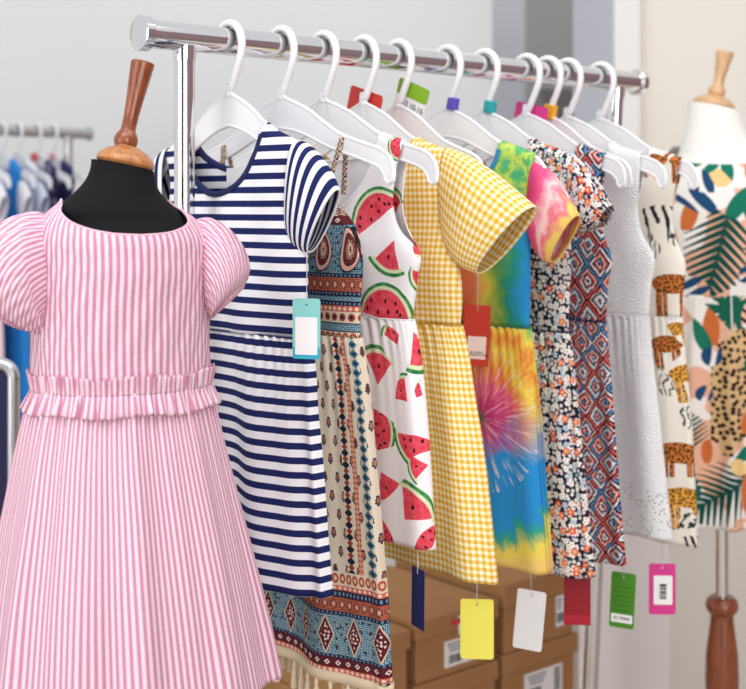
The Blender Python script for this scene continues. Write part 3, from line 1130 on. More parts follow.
def pat_safari(name, motifs):
    """param: 0 giraffe, 1 zebra strokes, 2 leopard, 3 small marks"""
    m = Mat(name, 0.85, 0, 0.2)
    u, v, vec = m.uv()
    x, y, par, best, bv = m.nearest(vec, motifs)
    is_ = lambda k: (par - float(k)).abs().lt(0.4)
    vo = m.voronoi(vec, 190, 0.8)
    spot = E(m, vo.outputs['Distance']).lt(0.36)
    # four legged body: trunk, legs, neck, head
    ex, ey = x / 0.72, (y - 0.02) / 0.30
    trunk = (ex * ex + ey * ey).lt(1.0)
    leg = ((x.abs() - 0.46).abs().lt(0.11) + (x.abs() - 0.25).abs().lt(0.07)).min(1.0) * y.band(-0.98, 0.0)
    neck = (x - 0.52 - y * 0.25).abs().lt(0.13) * y.band(0.0, 0.86)
    hx, hy = (x - 0.84) / 0.26, (y - 0.84) / 0.14
    head = (hx * hx + hy * hy).lt(1.0)
    animal = trunk.max(leg).max(neck).max(head)
    cat = trunk.max(leg).max(((x - 0.72) * (x - 0.72) + (y - 0.28) * (y - 0.28)).lt(0.075))
    c = rgb(240, 233, 222)
    c = m.mix(is_(0) * animal, c, m.mix(spot, rgb(232, 170, 66), rgb(96, 52, 28)))
    c = m.mix(is_(2) * cat, c, m.mix(spot, rgb(204, 118, 52), rgb(52, 34, 26)))
    wv = m.noise(vec, 60, 2)
    zst = ((x * 3.0 + y * 0.7 + wv * 0.9).tri()).gt(0.58)
    c = m.mix(is_(1) * animal * zst, c, rgb(38, 36, 38))
    r = (x * x + y * y).sqrt()
    mk = is_(3) * r.lt(0.9) * ((x * 2.0 + wv * 2.4).tri().gt(0.66))
    c = m.mix(mk, c, rgb(46, 58, 60))
    m.color(c)
    return m.mat


# ------------------------------------------------------------------ the dresses on the rail


def side_from(i, pts):
    return [(pl(i, *p)[1], pl(i, *p)[0]) for p in pts]


def halves(i, pts):
    return [(pl(i, *p)[1], pl(i, *p)[0]) for p in pts]


def muv(i, px, py, skirt=None, n=-0.022):
    t, z = pl(i, px, py, n)
    if skirt:
        angs, X, us = skirt_u(skirt)
        f_ = slice(61, 180)
        t = float(np.interp(t / float(sinterp(z, skirt['hw'])), X[f_], us[f_]))
    return t, z


def zat(i, px, py): return pl(i, px, py)[1]


def spec(i, neck, shoulder, df, db, sides, waist, skirt_pts, hem, thb=0.022, ths=0.030, sides_b=None, **kw):
    nt, nz = pl(i, *neck); st, sz = pl(i, *shoulder)
    zw = zat(i, *waist)
    sd = [(sz + 0.004, st)] + halves(i, sides) + [(zw, pl(i, *waist)[0])]
    b = dict(T=st, zs=sz, nw=nt, zn=nz, df=df, db=db, side_f=sd, zw=zw, ph=i * 1.3, kx=HK_.get(i, 1.0),
             th=[(nz + .01, 0.004), (nz - 0.03, 0.010), (nz - 0.12, thb), (zw, thb * 0.95)])
    if sides_b:
        b['side_b'] = [(sz + 0.004, st)] + halves(i, sides_b) + [(zw, pl(i, *waist)[0])]
    zh = zat(i, *hem)
    hw = [(zw, pl(i, *waist)[0])] + halves(i, skirt_pts)
    hw = [h for h in hw if h[0] > zh + 0.004] + [(zh, pl(i, *hem)[0])]
    s = dict(zw=zw, zh=zh, hw=hw, th=[(zw, thb * 0.95), ((zw + zh) / 2, ths * 0.9), (zh, ths)], hem_u=hw[-1][1], ph=i * 0.9)
    for k, v in kw.items():
        if k.startswith('b_'): b[k[2:]] = v
        else: s[k] = v
    return b, s


def sleeve_rings(i, rr):
    return [pl(i, a, b) + pl(i, c, d) + (th, 0.0) for (a, b, c, d, th) in rr]


# 1 navy stripes
b, s = spec(1, (268, 134), (299, 141), zat(1, 229, 192), zat(1, 229, 168), [(292, 175), (297, 215), (306, 252), (306, 300)], (307, 338),
            [(311, 365), (314, 420), (318, 470), (322, 530)], (327, 598), k=5, amp=0.009, gather=0.0016, thb=0.024, ths=0.028)
NAVY_RIB = plain('navy_ribbed_jersey', rgb(26, 34, 84), 0.85, var=0.05)
per = 0.0163
ST = pat_stripes('navy_white_stripes', per, 0.47, zat(1, 300, 334))
rings = sleeve_rings(1, [(297, 140, 292, 240, 0.014), (306, 144, 296, 246, 0.018), (318, 156, 301, 250, 0.018), (330, 173, 306, 252, 0.014), (338, 190, 310, 252, 0.010)])
d1 = garment('striped_dress', 1, "navy and white horizontal striped short sleeved dress behind the chrome post", 'dress', b, s,
             dict(bodice=ST, skirt=ST, sleeve=pat_stripes('navy_white_sleeve_stripes', 0.0125, 0.5)), sleeve=dict(rings=rings, wr=0.01), binding=(NAVY_RIB, 0.0065), waist=NAVY_RIB)
zl = b['db'] - s['zh']
MB().box((-0.004, 0.0125, zl - 0.010), (0.038, 0.0008, 0.021)).build('size_label', PAPER, d1, False)
MB().box((0.022, 0.0118, zl - 0.006), (0.016, 0.0008, 0.014)).build('care_label', PAPER, d1, False)

# 2 boho maxi
b, s = spec(2, (330, 200), (352, 226), zat(2, 281, 214), zat(2, 281, 206), [(357, 240), (361, 256), (360, 300)], (360, 338),
            [(367, 380), (372, 430), (377, 480), (382, 540), (387, 600)], (391, 686), k=6, amp=0.007, gather=0.002, thb=0.018, ths=0.024, b_p=1.6, b_q=1.3, b_wrap=False)
Z2 = lambda y, x=345: zat(2, x, y)
bb = [(Z2(190), Z2(216), 'mesh'), (Z2(216), Z2(225), 'maroon'), (Z2(225), Z2(273), 'paisley'), (Z2(273), Z2(277), 'navy'), (Z2(277), Z2(291), 'rust'), (Z2(291), Z2(295), 'navy'),
      (Z2(295), Z2(301), 'teal'), (Z2(301), Z2(305), 'navy'), (Z2(305), Z2(311), 'pink'), (Z2(311), Z2(322), 'cream_circles'), (Z2(322), Z2(331), 'teal'), (Z2(331), Z2(342), 'scallop')]
y2 = lambda y: zat(2, 380, y)
hb = [(y2(577), y2(591), 'scallop'), (y2(591), y2(596), 'pink'), (y2(596), y2(603), 'navy'), (y2(603), y2(617), 'rust'), (y2(617), y2(621), 'navy'), (y2(621), y2(661), 'diamonds'),
      (y2(661), y2(664), 'navy'), (y2(664), y2(674), 'maroon'), (y2(674), y2(679), 'pink'), (y2(679), y2(685), 'zig')]
u354 = muv(2, 356, 460, s)[0]; u347 = muv(2, 347, 460, s)[0]; u340 = muv(2, 340, 460, s)[0]
vb = [(q, w, k) for sg in (1, -1) for (q, w, k) in ((sg * u354, 0.0135, 'chain'), (sg * u347, 0.0075, 'red'), (sg * u340, 0.013, 'leafy'))]
BB = pat_boho('boho_bodice_print', bb); BS = pat_boho('boho_skirt_print', hb, (0.0190, 0.0215), vb)
BSTR = pat_boho('boho_strap_print', [(0.1, -0.5, 'mesh')])
t_s, z_s = pl(2, 343, 141)
t_b, z_b = pl(2, 337, 182)
d2 = garment('paisley_dress', 2, 'long paisley and border print strap dress with tassel hem', 'dress', b, s, dict(bodice=BB, skirt=BS, strap=BSTR),
             straps=dict(path=[(t_b - 0.006, -0.012, z_b - 0.03), (t_b, -0.011, z_b), (t_s, -0.0045, z_s - 0.004), (t_s, 0, z_s + 0.004), (t_s, 0.0045, z_s - 0.004), (t_b, 0.010, z_b - 0.015)], w=0.0065))
CREAMC = plain('cream_cotton', rgb(228, 208, 176), 0.9, var=0.05)
v_, f_ = [], []
NC = 160
for r in range(3):
    for c in range(NC):
        a = 2 * math.pi * c / NC
        co, si = math.cos(a), math.sin(a)
        w = math.sin(6 * a + 1.8 + .8 * math.sin(2 * a + 1.8)) + .45 * math.sin(13 * a + 2.1 * 1.8)
        n = math.copysign(abs(si) ** .75, si) * .0245 + .0091 * w * .8 * (0.25 + .75 * abs(si)) * (1 if si > 0 else -1)
        v_.append((math.copysign(abs(co) ** .8, co) * s['hem_u'] * 1.0, n, 0.002 - r * 0.006))
for r in range(2):
    for c in range(NC):
        d = (c + 1) % NC
        f_.append((r * NC + c, (r + 1) * NC + c, (r + 1) * NC + d, r * NC + d))
mesh_obj('hem_tape', v_, f_, CREAMC, d2, solid=0.003)
tb = MB().lathe([(0.0012, 0.0), (0.0022, -0.003), (0.0030, -0.006), (0.0020, -0.009), (0.0036, -0.014), (0.0046, -0.028), (0.0050, -0.034)], n=10)
proto_t = tb.build('tassel', CREAMC, d2)
first = True
for sgn in (-1, 1):
    for q in np.linspace(-0.93, 0.93, 19):
        c = int(round((math.acos(np.clip(math.copysign(abs(q) ** 1.25, q), -1, 1)) if sgn > 0 else 2 * math.pi - math.acos(np.clip(math.copysign(abs(q) ** 1.25, q), -1, 1))) / (2 * math.pi) * NC)) % NC
        p = v_[2 * NC + c]
        if first:
            o = proto_t; first = False
        else:
            o = proto_t.copy(); COL.objects.link(o); o.parent = d2
        o.location = p

# 3 watermelon
b, s = spec(3, (383, 142), (405, 148), zat(3, 323, 217), zat(3, 323, 160), [(396, 185), (394, 205), (402, 232), (419, 251), (417, 280)], (412, 320),
            [(418, 350), (424, 400), (428, 450), (431, 500)], (434, 551), k=5, amp=0.006, gather=0.002, thb=0.020, ths=0.021,
            sides_b=[(402, 185), (402, 205), (409, 232), (419, 251), (417, 280)], b_p=2.6, b_q=2.0)
D = math.radians
mel_b = [(372, 219, 128, 28, 88), (387, 240, 252, 31, 34), (379, 318, 85, 30, 86), (410, 235, 225, 21, 70), (416, 276, 205, 20, 42), (402, 158, 350, 17, 60), (392, 143, 200, 15, 70),
         (335, 268, 40, 26, 60), (322, 215, 300, 22, 80), (325, 305, 120, 26, 80), (295, 235, 200, 27, 80), (290, 290, 60, 27, 40), (255, 250, 20, 27, 80), (250, 310, 130, 27, 60)]
mel_s = [(374, 385, 82, 34, 38), (402, 402, 135, 24, 42), (370, 430, 5, 27, 85), (409, 436, 262, 28, 80), (377, 472, 300, 29, 42), (378, 541, 55, 22, 80), (400, 521, 50, 34, 42),
         (428, 552, 135, 22, 80), (392, 345, 110, 22, 45), (412, 333, 282, 36, 28), (345, 400, 200, 26, 80), (345, 470, 80, 28, 40), (350, 530, 160, 28, 80), (310, 430, 40, 28, 70),
         (310, 500, 260, 28, 40), (270, 400, 100, 26, 80), (270, 480, 10, 26, 60), (428, 470, 190, 20, 40), (300, 360, 60, 24, 80), (430, 400, 150, 14, 50)]
pxm = lambda i, px: ORG[i][1] / F
def mm(i, L, sk=None):
    out = []
    for (px, py, a, R, h) in L:
        q = muv(i, px, py, sk)
        sc = (ORG[i][1] - 0.759 * pl(i, px, py)[0]) / F * 1.17
        out.append((q[0], q[1], D(a), R * sc, h))
    return out
WM = pat_melon('watermelon_print_bodice', mm(3, mel_b)); WS = pat_melon('watermelon_print_skirt', mm(3, mel_s, s))
WHITE_COTTON = plain('white_cotton', rgb(246, 242, 244), 0.85, var=0.02)
d3 = garment('sleeveless_dress', 3, 'white sleeveless dress printed with red watermelon slices', 'dress', b, s, dict(bodice=WM, skirt=WS), binding=(WHITE_COTTON, 0.0022), waist=WHITE_COTTON)

# 4 gingham
b, s = spec(4, (417, 139), (447, 150), zat(4, 363, 186), zat(4, 363, 168), [(446, 190), (448, 225), (458, 262), (462, 295)], (460, 326),
            [(466, 350), (474, 400), (482, 450), (489, 510)], (496, 584), k=5, amp=0.009, gather=0.0022, thb=0.022, ths=0.028)
GG = pat_gingham('yellow_gingham')
rings = sleeve_rings(4, [(446, 148, 446, 240, 0.012), (462, 154, 452, 252, 0.020), (485, 168, 460, 262, 0.025), (508, 186, 469, 269, 0.024), (534, 207, 480, 273, 0.019)])
garment('gingham_dress', 4, 'yellow and white gingham dress with wide short sleeves', 'dress', b, s, dict(bodice=GG, skirt=GG, sleeve=GG), sleeve=dict(rings=rings, wr=0.02, wk=4), waist=plain('mustard_thread', rgb(214, 168, 60), 0.9))

# 5 tie-dye on hanger 6
b, s = spec(6, (503, 149), (536, 163), zat(6, 447, 196), zat(6, 447, 178), [(533, 195), (530, 225), (530, 255), (530, 290)], (529, 328),
            [(533, 360), (539, 420), (543, 480), (547, 530)], (550, 573), k=4, amp=0.009, gather=0.002, thb=0.020, ths=0.024)
u0 = muv(6, 466, 280)[0]; u1 = muv(6, 531, 280)[0]
TB = pat_tiedye_chest('tie_dye_bodice', u0, u1, zat(6, 510, 215))
cu, cv = muv(6, 484, 418, s)
TS = pat_tiedye_burst('tie_dye_skirt', cu, cv, 0.198)
TSL = pat_tiedye_sleeve('tie_dye_sleeve')
rings = sleeve_rings(6, [(535, 162, 531, 236, 0.012), (546, 169, 537, 249, 0.02), (558, 183, 543, 258, 0.021), (568, 199, 548, 262, 0.018), (578, 216, 553, 262, 0.013)])
BLUEC = plain('blue_cotton_rib', rgb(52, 140, 190), 0.85, var=0.05)
garment('tie_dye_dress', 6, 'rainbow tie-dye dress with pink and yellow short sleeve', 'dress', b, s, dict(bodice=TB, skirt=TS, sleeve=TSL), sleeve=dict(rings=rings, wr=0.015, wk=4), binding=(BLUEC, 0.006), waist=plain('green_thread', rgb(70, 120, 96), 0.9))

# 6 floral on hanger 7
b, s = spec(7, (532, 149), (575, 158), zat(7, 484, 205), zat(7, 484, 186), [(574, 190), (570, 220), (571, 260), (569, 300)], (568, 332),
            [(572, 370), (577, 440), (584, 510)], (591, 578), k=5, amp=0.008, gather=0.0018, thb=0.017, ths=0.022)
FL = pat_floral('small_flower_print')
rings = sleeve_rings(7, [(573, 157, 571, 225, 0.011), (582, 164, 575, 230, 0.015), (592, 176, 581, 232, 0.016), (602, 190, 590, 231, 0.014), (611, 206, 601, 228, 0.012)])
garment('floral_dress', 7, 'dark dress covered in tiny white and coral flowers with cap sleeves', 'dress', b, s, dict(bodice=FL, skirt=FL, sleeve=FL), sleeve=dict(rings=rings, wr=0.02, wk=5), waist=NAVY_RIB)

# 7 ikat on hanger 8
b, s = spec(8, (580, 147), (606, 153), zat(8, 526, 205), zat(8, 526, 186), [(602, 180), (598, 212), (604, 236), (611, 256), (608, 285)], (605, 322),
            [(608, 360), (613, 430), (618, 500)], (624, 566), k=4, amp=0.006, gather=0.0015, thb=0.011, ths=0.014, b_rip=0.001)
IK = pat_ikat('diamond_print_bodice', 0.042, 0.052); IK2 = pat_ikat('diamond_print_skirt', 0.040, 0.042)
garment('patterned_dress', 8, 'red, blue and black diamond print sleeveless dress', 'dress', b, s, dict(bodice=IK, skirt=IK2), waist=NAVY_RIB)

# 8 lace on hanger 10
b, s = spec(10, (613, 147), (643, 152), zat(10, 567, 205), zat(10, 567, 186), [(641, 180), (638, 215), (644, 238), (653, 253), (651, 285)], (648, 317),
            [(651, 350), (658, 410), (664, 470)], (672, 542), k=4, amp=0.006, gather=0.0015, thb=0.012, ths=0.016, b_rip=0.001)
LC = pat_lace('white_lace', s['zh'])
garment('lace_dress', 10, 'plain white lace sleeveless dress', 'dress', b, s, dict(bodice=LC, skirt=LC), waist=WHITE_COTTON)

# 9 safari on hanger 11
b, s = spec(11, (653, 150), (682, 165), zat(11, 600, 205), zat(11, 600, 186), [(676, 190), (672, 215), (676, 240), (685, 262), (683, 290)], (681, 318),
            [(684, 350), (690, 410), (694, 480)], (697, 547), k=4, amp=0.008, gather=0.0018, thb=0.018, ths=0.022)
saf_b = [(668, 285, 90, 28, 2), (655, 215, 90, 26, 1), (678, 160, 90, 20, 2), (672, 235, 120, 12, 3), (650, 160, 80, 16, 2), (625, 260, 90, 26, 0), (610, 220, 90, 24, 1), (585, 270, 90, 26, 2), (560, 240, 90, 24, 0), (648, 250, 90, 10, 3)]
saf_s = [(662, 345, 95, 24, 2), (672, 330, 90, 18, 0), (681, 375, 100, 24, 0), (664, 385, 90, 11, 3), (684, 420, 90, 12, 3), (676, 455, 90, 30, 2), (681, 500, 90, 28, 0), (683, 520, 60, 12, 3), (640, 380, 90, 26, 1), (640, 450, 90, 26, 0), (635, 510, 90, 26, 2), (600, 360, 90, 26, 0), (600, 440, 90, 26, 1), (600, 500, 90, 26, 2), (690, 545, 90, 18, 1)]
SB = pat_safari('safari_print_bodice', mm(11, saf_b)); SS = pat_safari('safari_print_skirt', mm(11, saf_s, s))
garment('safari_dress', 11, 'cream sleeveless dress printed with safari animals, last on the rail', 'dress', b, s, dict(bodice=SB, skirt=SS), binding=(WHITE_COTTON, 0.002), waist=WHITE_COTTON)

# ------------------------------------------------------------------ dress forms


def loft(rows, th_top, NC=200, NB=60, ru=0.083, fold=None, yaw=0.0):
    """rows [(z, cx, rx, ry)]; th_top(angle)->top z.  local x right, -y front"""
    zc = [(r[0], r[1]) for r in rows]; zx = [(r[0], r[2]) for r in rows]; zy = [(r[0], r[3]) for r in rows]
    zmin = min(r[0] for r in rows)
    verts, faces, uvs = [], [], []
    for c in range(NC + 1):
        a = 2 * math.pi * c / NC
        zt = th_top(a)
        zz = zmin + (zt - zmin) * np.linspace(0, 1, NB)
        cx = sinterp(zz, zc); rx = sinterp(zz, zx); ry = sinterp(zz, zy)
        for k in range(NB):
            f = fold(a, zz[k]) if fold else 0.0
            verts.append((cx[k] + (rx[k] + f) * math.cos(a), (ry[k] + f) * math.sin(a), zz[k]))
            uvs.append((a * ru, zz[k]))
    for c in range(NC):
        for k in range(NB - 1):
            faces.append((c * NB + k, (c + 1) * NB + k, (c + 1) * NB + k + 1, c * NB + k + 1))
    return verts, faces, uvs


# --- pink dress on the black form
FD = 1.35
PX = FD / F
FC = 123.0                               # axis column
FX = (FC - CX) * PX
FZ = lambda y: H + (YH - y) * PX
FYAW = math.radians(26)
form = empty('dress_form', (FX, FD, 0), FYAW, 'black dress form with red-brown wooden neck knob wearing the pink dress', 'dress form')
rows = [(FZ(470), 0.0, .084, .066), (FZ(385), 0.0, .081, .062), (FZ(320), -.001, .081, .066), (FZ(260), 0, .080, .069), (FZ(234), 0, .077, .062), (FZ(221), 0, .066, .052), (FZ(211), -.006, .064, .049),
        (FZ(201), -.007, .0535, .044), (FZ(189), -.005, .041, .039), (FZ(177), -.002, .0345, .0345), (FZ(166), 0.0, .0325, .0325)]
v, f, uv = loft(rows, lambda a: FZ(166) - 0.0066 * math.cos(a), 96, 70)
tor = mesh_obj('torso', v, f, BLACK_JERSEY, form, uv)
Mc = Matrix.Translation((0.002, -0.004, FZ(160.5))) @ Matrix.Rotation(math.radians(12.5), 4, 'Y')
Mt = Matrix.Translation((-0.002, 0, FZ(162.5))) @ Matrix.Rotation(math.radians(12.5), 4, 'Y')
cap = MB().lathe([(0.002, -0.006), (0.028, -0.006), (0.0305, -0.003), (0.0302, 0.0), (0.028, 0.004), (0.023, 0.009), (0.016, 0.0125), (0.012, 0.014), (0.0118, 0.0145)], Mc)
cap.build('neck_cap', WOOD_CAP, form)
kn = MB().lathe([(0.0095, 0.0145), (0.0105, 0.017), (0.0122, 0.020), (0.0125, 0.024), (0.0118, 0.028), (0.0102, 0.031), (0.0085, 0.0335), (0.0078, 0.035), (0.0078, 0.05), (0.0085, 0.06), (0.0098, 0.075), (0.0112, 0.09), (0.0124, 0.104), (0.0126, 0.1065), (0.0115, 0.108), (0.003, 0.1085)], Mt)
kn.build('knob_handle', WOOD_DARK, form)
MB().tube([(0, 0, 0.05), (0, 0, FZ(480))], 0.0125, 20).build('pole', CHROME, form)
MB().tube([(0, 0, FZ(480)), (0, 0, FZ(440))], [0.03, 0.06], 20).build('torso_base', WOOD_DARK, form)
MB().lathe([(0.14, 0.0), (0.14, 0.012), (0.13, 0.02), (0.03, 0.035), (0.02, 0.06)]).build('base', WOOD_DARK, form)

SEER = pat_seersucker('pink_seersucker')
pd = empty('puff_sleeve_dress', (FX, FD, FZ(690)), FYAW, 'pink and white striped dress with puff sleeves on the black dress form', 'dress')
zo = FZ(690)
up = lambda V: [(a, b_, c - zo) for a, b_, c in V]
rows = [(FZ(388), 0.0, .0915, .071), (FZ(350), -.001, .0915, .072), (FZ(300), -.001, .0915, .0745), (FZ(260), 0, .091, .076), (FZ(235), -.001, .089, .072), (FZ(222), -.003, .082, .063), (FZ(212), -.006, .071, .053), (FZ(203), -.008, .0575, .047), (FZ(196), -.008, .053, .045)]


def neckline(a):
    fr = -math.sin(a)                      # 1 at the front
    phi = math.degrees(math.acos(max(-1, min(1, fr))))
    y = float(sinterp(phi, [(0, 234), (20, 232), (45, 223), (62, 213), (80, 204), (96, 200), (130, 203), (180, 206)]))
    return FZ(y)


def crease(a, z):
    w = max(0, min(1, (FZ(240) - z) / 0.06)) * 0.0006
    return w * (math.sin(9 * a + z * 60) + 0.8 * math.sin(17 * a - z * 90)) + 0.0004 * math.sin(40 * a + 200 * z)


v, f, uv = loft(rows, neckline, 220, 90, 0.096, crease)
mesh_obj('bodice', up(v), f, SEER, pd, uv, solid=0.0012)
pts = []
for c in range(121):                       # turned neck edge
    a = 2 * math.pi * c / 120
    z = neckline(a)
    rx = float(sinterp(z, [(r[0], r[2]) for r in rows])); ry = float(sinterp(z, [(r[0], r[3]) for r in rows])); cx_ = float(sinterp(z, [(r[0], r[1]) for r in rows]))
    pts.append((cx_ + rx * math.cos(a), ry * math.sin(a), z - zo))
MB().tube(pts, 0.0013, 8, False).build('neck_edge', plain('pink_cotton', rgb(238, 190, 208), .85, var=.04), pd)
# skirt
rows = [(FZ(682), 0.009, .152, .132), (FZ(640), 0.007, .145, .125), (FZ(580), .004, .134, .115), (FZ(500), .001, .117, .098), (FZ(440), -.001, .104, .084), (FZ(405), -.001, .096, .075), (FZ(384), 0, .0910, .071)]


def pleat(a, z):
    f_ = max(0.0, min(1.0, (FZ(390) - z) / 0.27))
    w = math.sin(11 * a + 0.7 + 0.9 * math.sin(3 * a)) + 0.45 * math.sin(19 * a + 1.1 + 2 * f_) + 0.12 * math.sin(37 * a)
    g = math.exp(-f_ * 7) * math.sin(64 * a + math.sin(7 * a)) * 0.0018
    return (0.0012 + 0.0042 * f_) * w + g


v, f, uv = loft(rows, lambda a: FZ(384), 480, 80, 0.165, pleat)
mesh_obj('skirt', up(v), f, SEER, pd, uv, solid=0.0012)


def ruffle(name, y0, y1, r0, r1, wk, wa, topwave):
    V, Fc, UV = [], [], []
    NC, NR = 520, 9
    for k in range(NR):
        q = k / (NR - 1)
        for c in range(NC + 1):
            a = 2 * math.pi * c / NC
            y = y0 + (y1 - y0) * q
            amp = wa * ((1 - q) if topwave else q) ** 0.8
            w = math.sin(wk * a + 1.5 * math.sin(5 * a)) + 0.5 * math.sin(wk * 1.7 * a + 2)
            r = r0 + (r1 - r0) * q + amp * w
            dz = (0.0016 * math.sin(7 * a) + 0.0016 * w) * ((1 - q) if topwave else q)
            V.append(((.0915 + r) * math.cos(a), (.072 + r) * math.sin(a), FZ(y) - zo + dz))
            UV.append((a * 0.135, q * 0.02))
    n = NC + 1
    for k in range(NR - 1):
        for c in range(NC):
            Fc.append((k * n + c, k * n + c + 1, (k + 1) * n + c + 1, (k + 1) * n + c))
    return mesh_obj(name, V, Fc, SEER, pd, UV, solid=0.001)


ruffle('upper_ruffle', 369, 386, 0.0035, 0.0018, 70, 0.0022, True)
ruffle('lower_ruffle', 385, 406, 0.0015, 0.0085, 44, 0.0030, False)
Lz = lambda py: FZ(py) - zo


def puff(rr, dy):
    V, Fc, UV = ring_loft([((a - FC) * PX, Lz(b_), (c - FC) * PX, Lz(d), th, dy + yc) for (a, b_, c, d, th, yc) in rr], NP=120, sub=7, wr=0.024, wk=29)
    co, si = math.cos(-FYAW), math.sin(-FYAW)
    return [(x * co - y * si, x * si + y * co, z) for x, y, z in V], Fc, [(a * 1.35 - 0.75 * b, b) for a, b in UV]


v, f, uv = puff([(178, 226, 190, 312, .026, -.010), (199, 219, 204, 316, .040, 0), (212, 222, 206, 318, .050, 0), (227, 232, 208, 319, .054, 0), (240, 250, 209, 320, .054, 0), (245.5, 268, 209, 319, .050, 0), (244, 280, 208, 316, .042, 0), (241, 286, 209, 316, .036, 0), (240, 290, 211, 318, .038, 0)], 0.030)
mesh_obj('sleeve', v, f, SEER, pd, uv, solid=0.0012)
v, f, uv = puff([(68, 222, 78, 308, .026, .010), (44, 213, 58, 320, .048, 0), (30, 215, 60, 325, .056, 0), (12, 223, 60, 327, .062, 0), (-6, 240, 56, 329, .063, 0), (-16, 262, 50, 330, .058, 0), (-16, 279, 42, 325, .047, 0), (-12, 287, 38, 323, .041, 0), (-12, 292, 38, 327, .043, 0)], -0.030)
mesh_obj('sleeve', v, [q[::-1] for q in f], SEER, pd, uv, solid=0.0012)

# --- leaf print dress on the white form
GD = 2.26
GP = GD / F
GX0 = 722.0
GX = (GX0 - CX) * GP
GZ = lambda y: H + (YH - y) * GP
GYAW = math.radians(-6)
gform = empty('dress_form', (GX, GD, 0), GYAW, 'white dress form with pale wooden neck knob and turned brown leg', 'dress form')
rows = [(GZ(360), 0, .118, .085), (GZ(293), 0.0, .116, .085), (GZ(240), 0, .118, .092), (GZ(200), 0, .118, .090), (GZ(178), 0, .112, .078), (GZ(165), 0, .092, .066), (GZ(156), -.004, .074, .058), (GZ(145), -.008, .062, .052), (GZ(125), -.012, .049, .046), (GZ(107), -.014, .044, .042)]
v, f, uv = loft(rows, lambda a: GZ(107) - 0.010 * math.cos(a), 80, 60)
mesh_obj('torso', v, f, WHITE_JERSEY, gform, uv)
Mt = Matrix.Translation((-.014, 0, GZ(104.5))) @ Matrix.Rotation(math.radians(12), 4, 'Y')
MB().lathe([(0.002, -0.008), (0.034, -0.008), (0.037, -0.003), (0.0365, 0.001), (0.033, 0.007), (0.024, 0.013), (0.015, 0.016)], Mt).build('neck_cap', WOOD_LIGHT, gform)
MB().lathe([(0.012, 0.014), (0.0145, 0.019), (0.0155, 0.025), (0.0145, 0.031), (0.011, 0.036), (0.0092, 0.04), (0.0092, 0.05), (0.0105, 0.062), (0.0125, 0.08), (0.0150, 0.096), (0.0158, 0.101), (0.0150, 0.104), (0.003, 0.105)], Mt @ Matrix.Diagonal((1, 1, 0.90, 1))).build('knob_handle', WOOD_LIGHT, gform)
MB().tube([(0.0, 0, GZ(606)), (0.0, 0, GZ(350))], 0.0112, 24).build('pole', CHROME, gform)
zl_ = GZ(596)
MB().lathe([(0.012, 0.02), (0.020, 0.03), (0.022, 0.10), (0.0195, 0.16), (0.0265, zl_ - 0.20), (0.0290, zl_ - 0.145), (0.0275, zl_ - 0.10), (0.0205, zl_ - 0.045), (0.0195, zl_ - 0.033), (0.0265, zl_ - 0.024), (0.0285, zl_ - 0.016), (0.0265, zl_ - 0.007), (0.019, zl_)], n=40).build('turned_leg', WOOD_DARK, gform)
MB().lathe([(0.17, 0.0), (0.17, 0.014), (0.15, 0.024), (0.04, 0.034), (0.02, 0.05)]).build('base', WOOD_DARK, gform)

gd = empty('leaf_print_dress', (GX, GD, GZ(514)), GYAW, 'jungle leaf and leopard print dress on the white dress form at right', 'dress')
gz0 = GZ(514)
gu = lambda V: [(a, b_, c - gz0) for a, b_, c in V]
rows = [(GZ(294), 0.0, .124, .092), (GZ(240), 0, .127, .099), (GZ(200), 0, .129, .098), (GZ(180), -.001, .128, .090), (GZ(166), -.002, .123, .082), (GZ(156), -.004, .108, .074), (GZ(149), -.006, .086, .066), (GZ(143), -.008, .070, .058)]


def gneck(a):
    phi = math.degrees(math.acos(max(-1, min(1, -math.sin(a)))))
    return GZ(float(sinterp(phi, [(0, 166), (30, 164), (60, 156), (90, 146), (120, 145), (180, 147)])))


RU = 0.11
def guv(px, py, k=1.0):                    # photo pixel on the front of the form -> uv
    x = (px - GX0) * GP
    a = math.acos(max(-1, min(1, x / (0.126 if py < 294 else 0.15))))
    return ((2 * math.pi - a) * RU * k, GZ(py))
def gm(L, k=1.0): return [guv(px, py, k) + (D(a), R * GP * 1.15, t) for (px, py, a, R, t) in L]
gb = [(711, 246, 258, 44, 0), (728, 205, 60, 20, 1), (742, 212, 110, 22, 1), (690, 205, 130, 20, 2), (684, 215, 255, 20, 5), (695, 182, 100, 16, 2), (712, 176, 60, 13, 7), (720, 170, 95, 14, 1), (688, 285, 30, 14, 2), (738, 270, 30, 12, 2),
      (742, 175, 90, 14, 5), (668, 180, 90, 16, 1), (668, 240, 100, 20, 5), (668, 270, 60, 18, 1), (738, 248, 90, 10, 6), (706, 168, 40, 11, 1), (760, 240, 90, 26, 0), (775, 200, 60, 20, 2), (690, 165, 20, 10, 1)]
gs = [(721, 378, 90, 66, 3), (722, 305, 90, 26, 4), (700, 325, 90, 24, 5), (703, 352, 80, 20, 2), (742, 310, 70, 18, 6), (744, 362, 90, 26, 4), (712, 480, 215, 38, 0), (740, 410, 60, 20, 5), (742, 440, 200, 20, 1), (740, 480, 90, 26, 5), (692, 330, 110, 22, 1), (697, 385, 70, 20, 2), (697, 440, 90, 14, 5),
      (680, 420, 90, 26, 0), (680, 480, 90, 24, 4), (728, 455, 60, 12, 7), (765, 400, 90, 40, 0), (765, 470, 90, 30, 3)]
PEACH, WHT = rgb(238, 186, 158), rgb(244, 240, 236)
JB = pat_jungle('jungle_print_bodice', gm(gb), [guv(712, 262) + (0.055, 0.035, PEACH), guv(735, 285) + (0.02, 0.02, WHT), guv(700, 195) + (0.04, 0.03, WHT), guv(742, 235) + (0.03, 0.03, PEACH)])
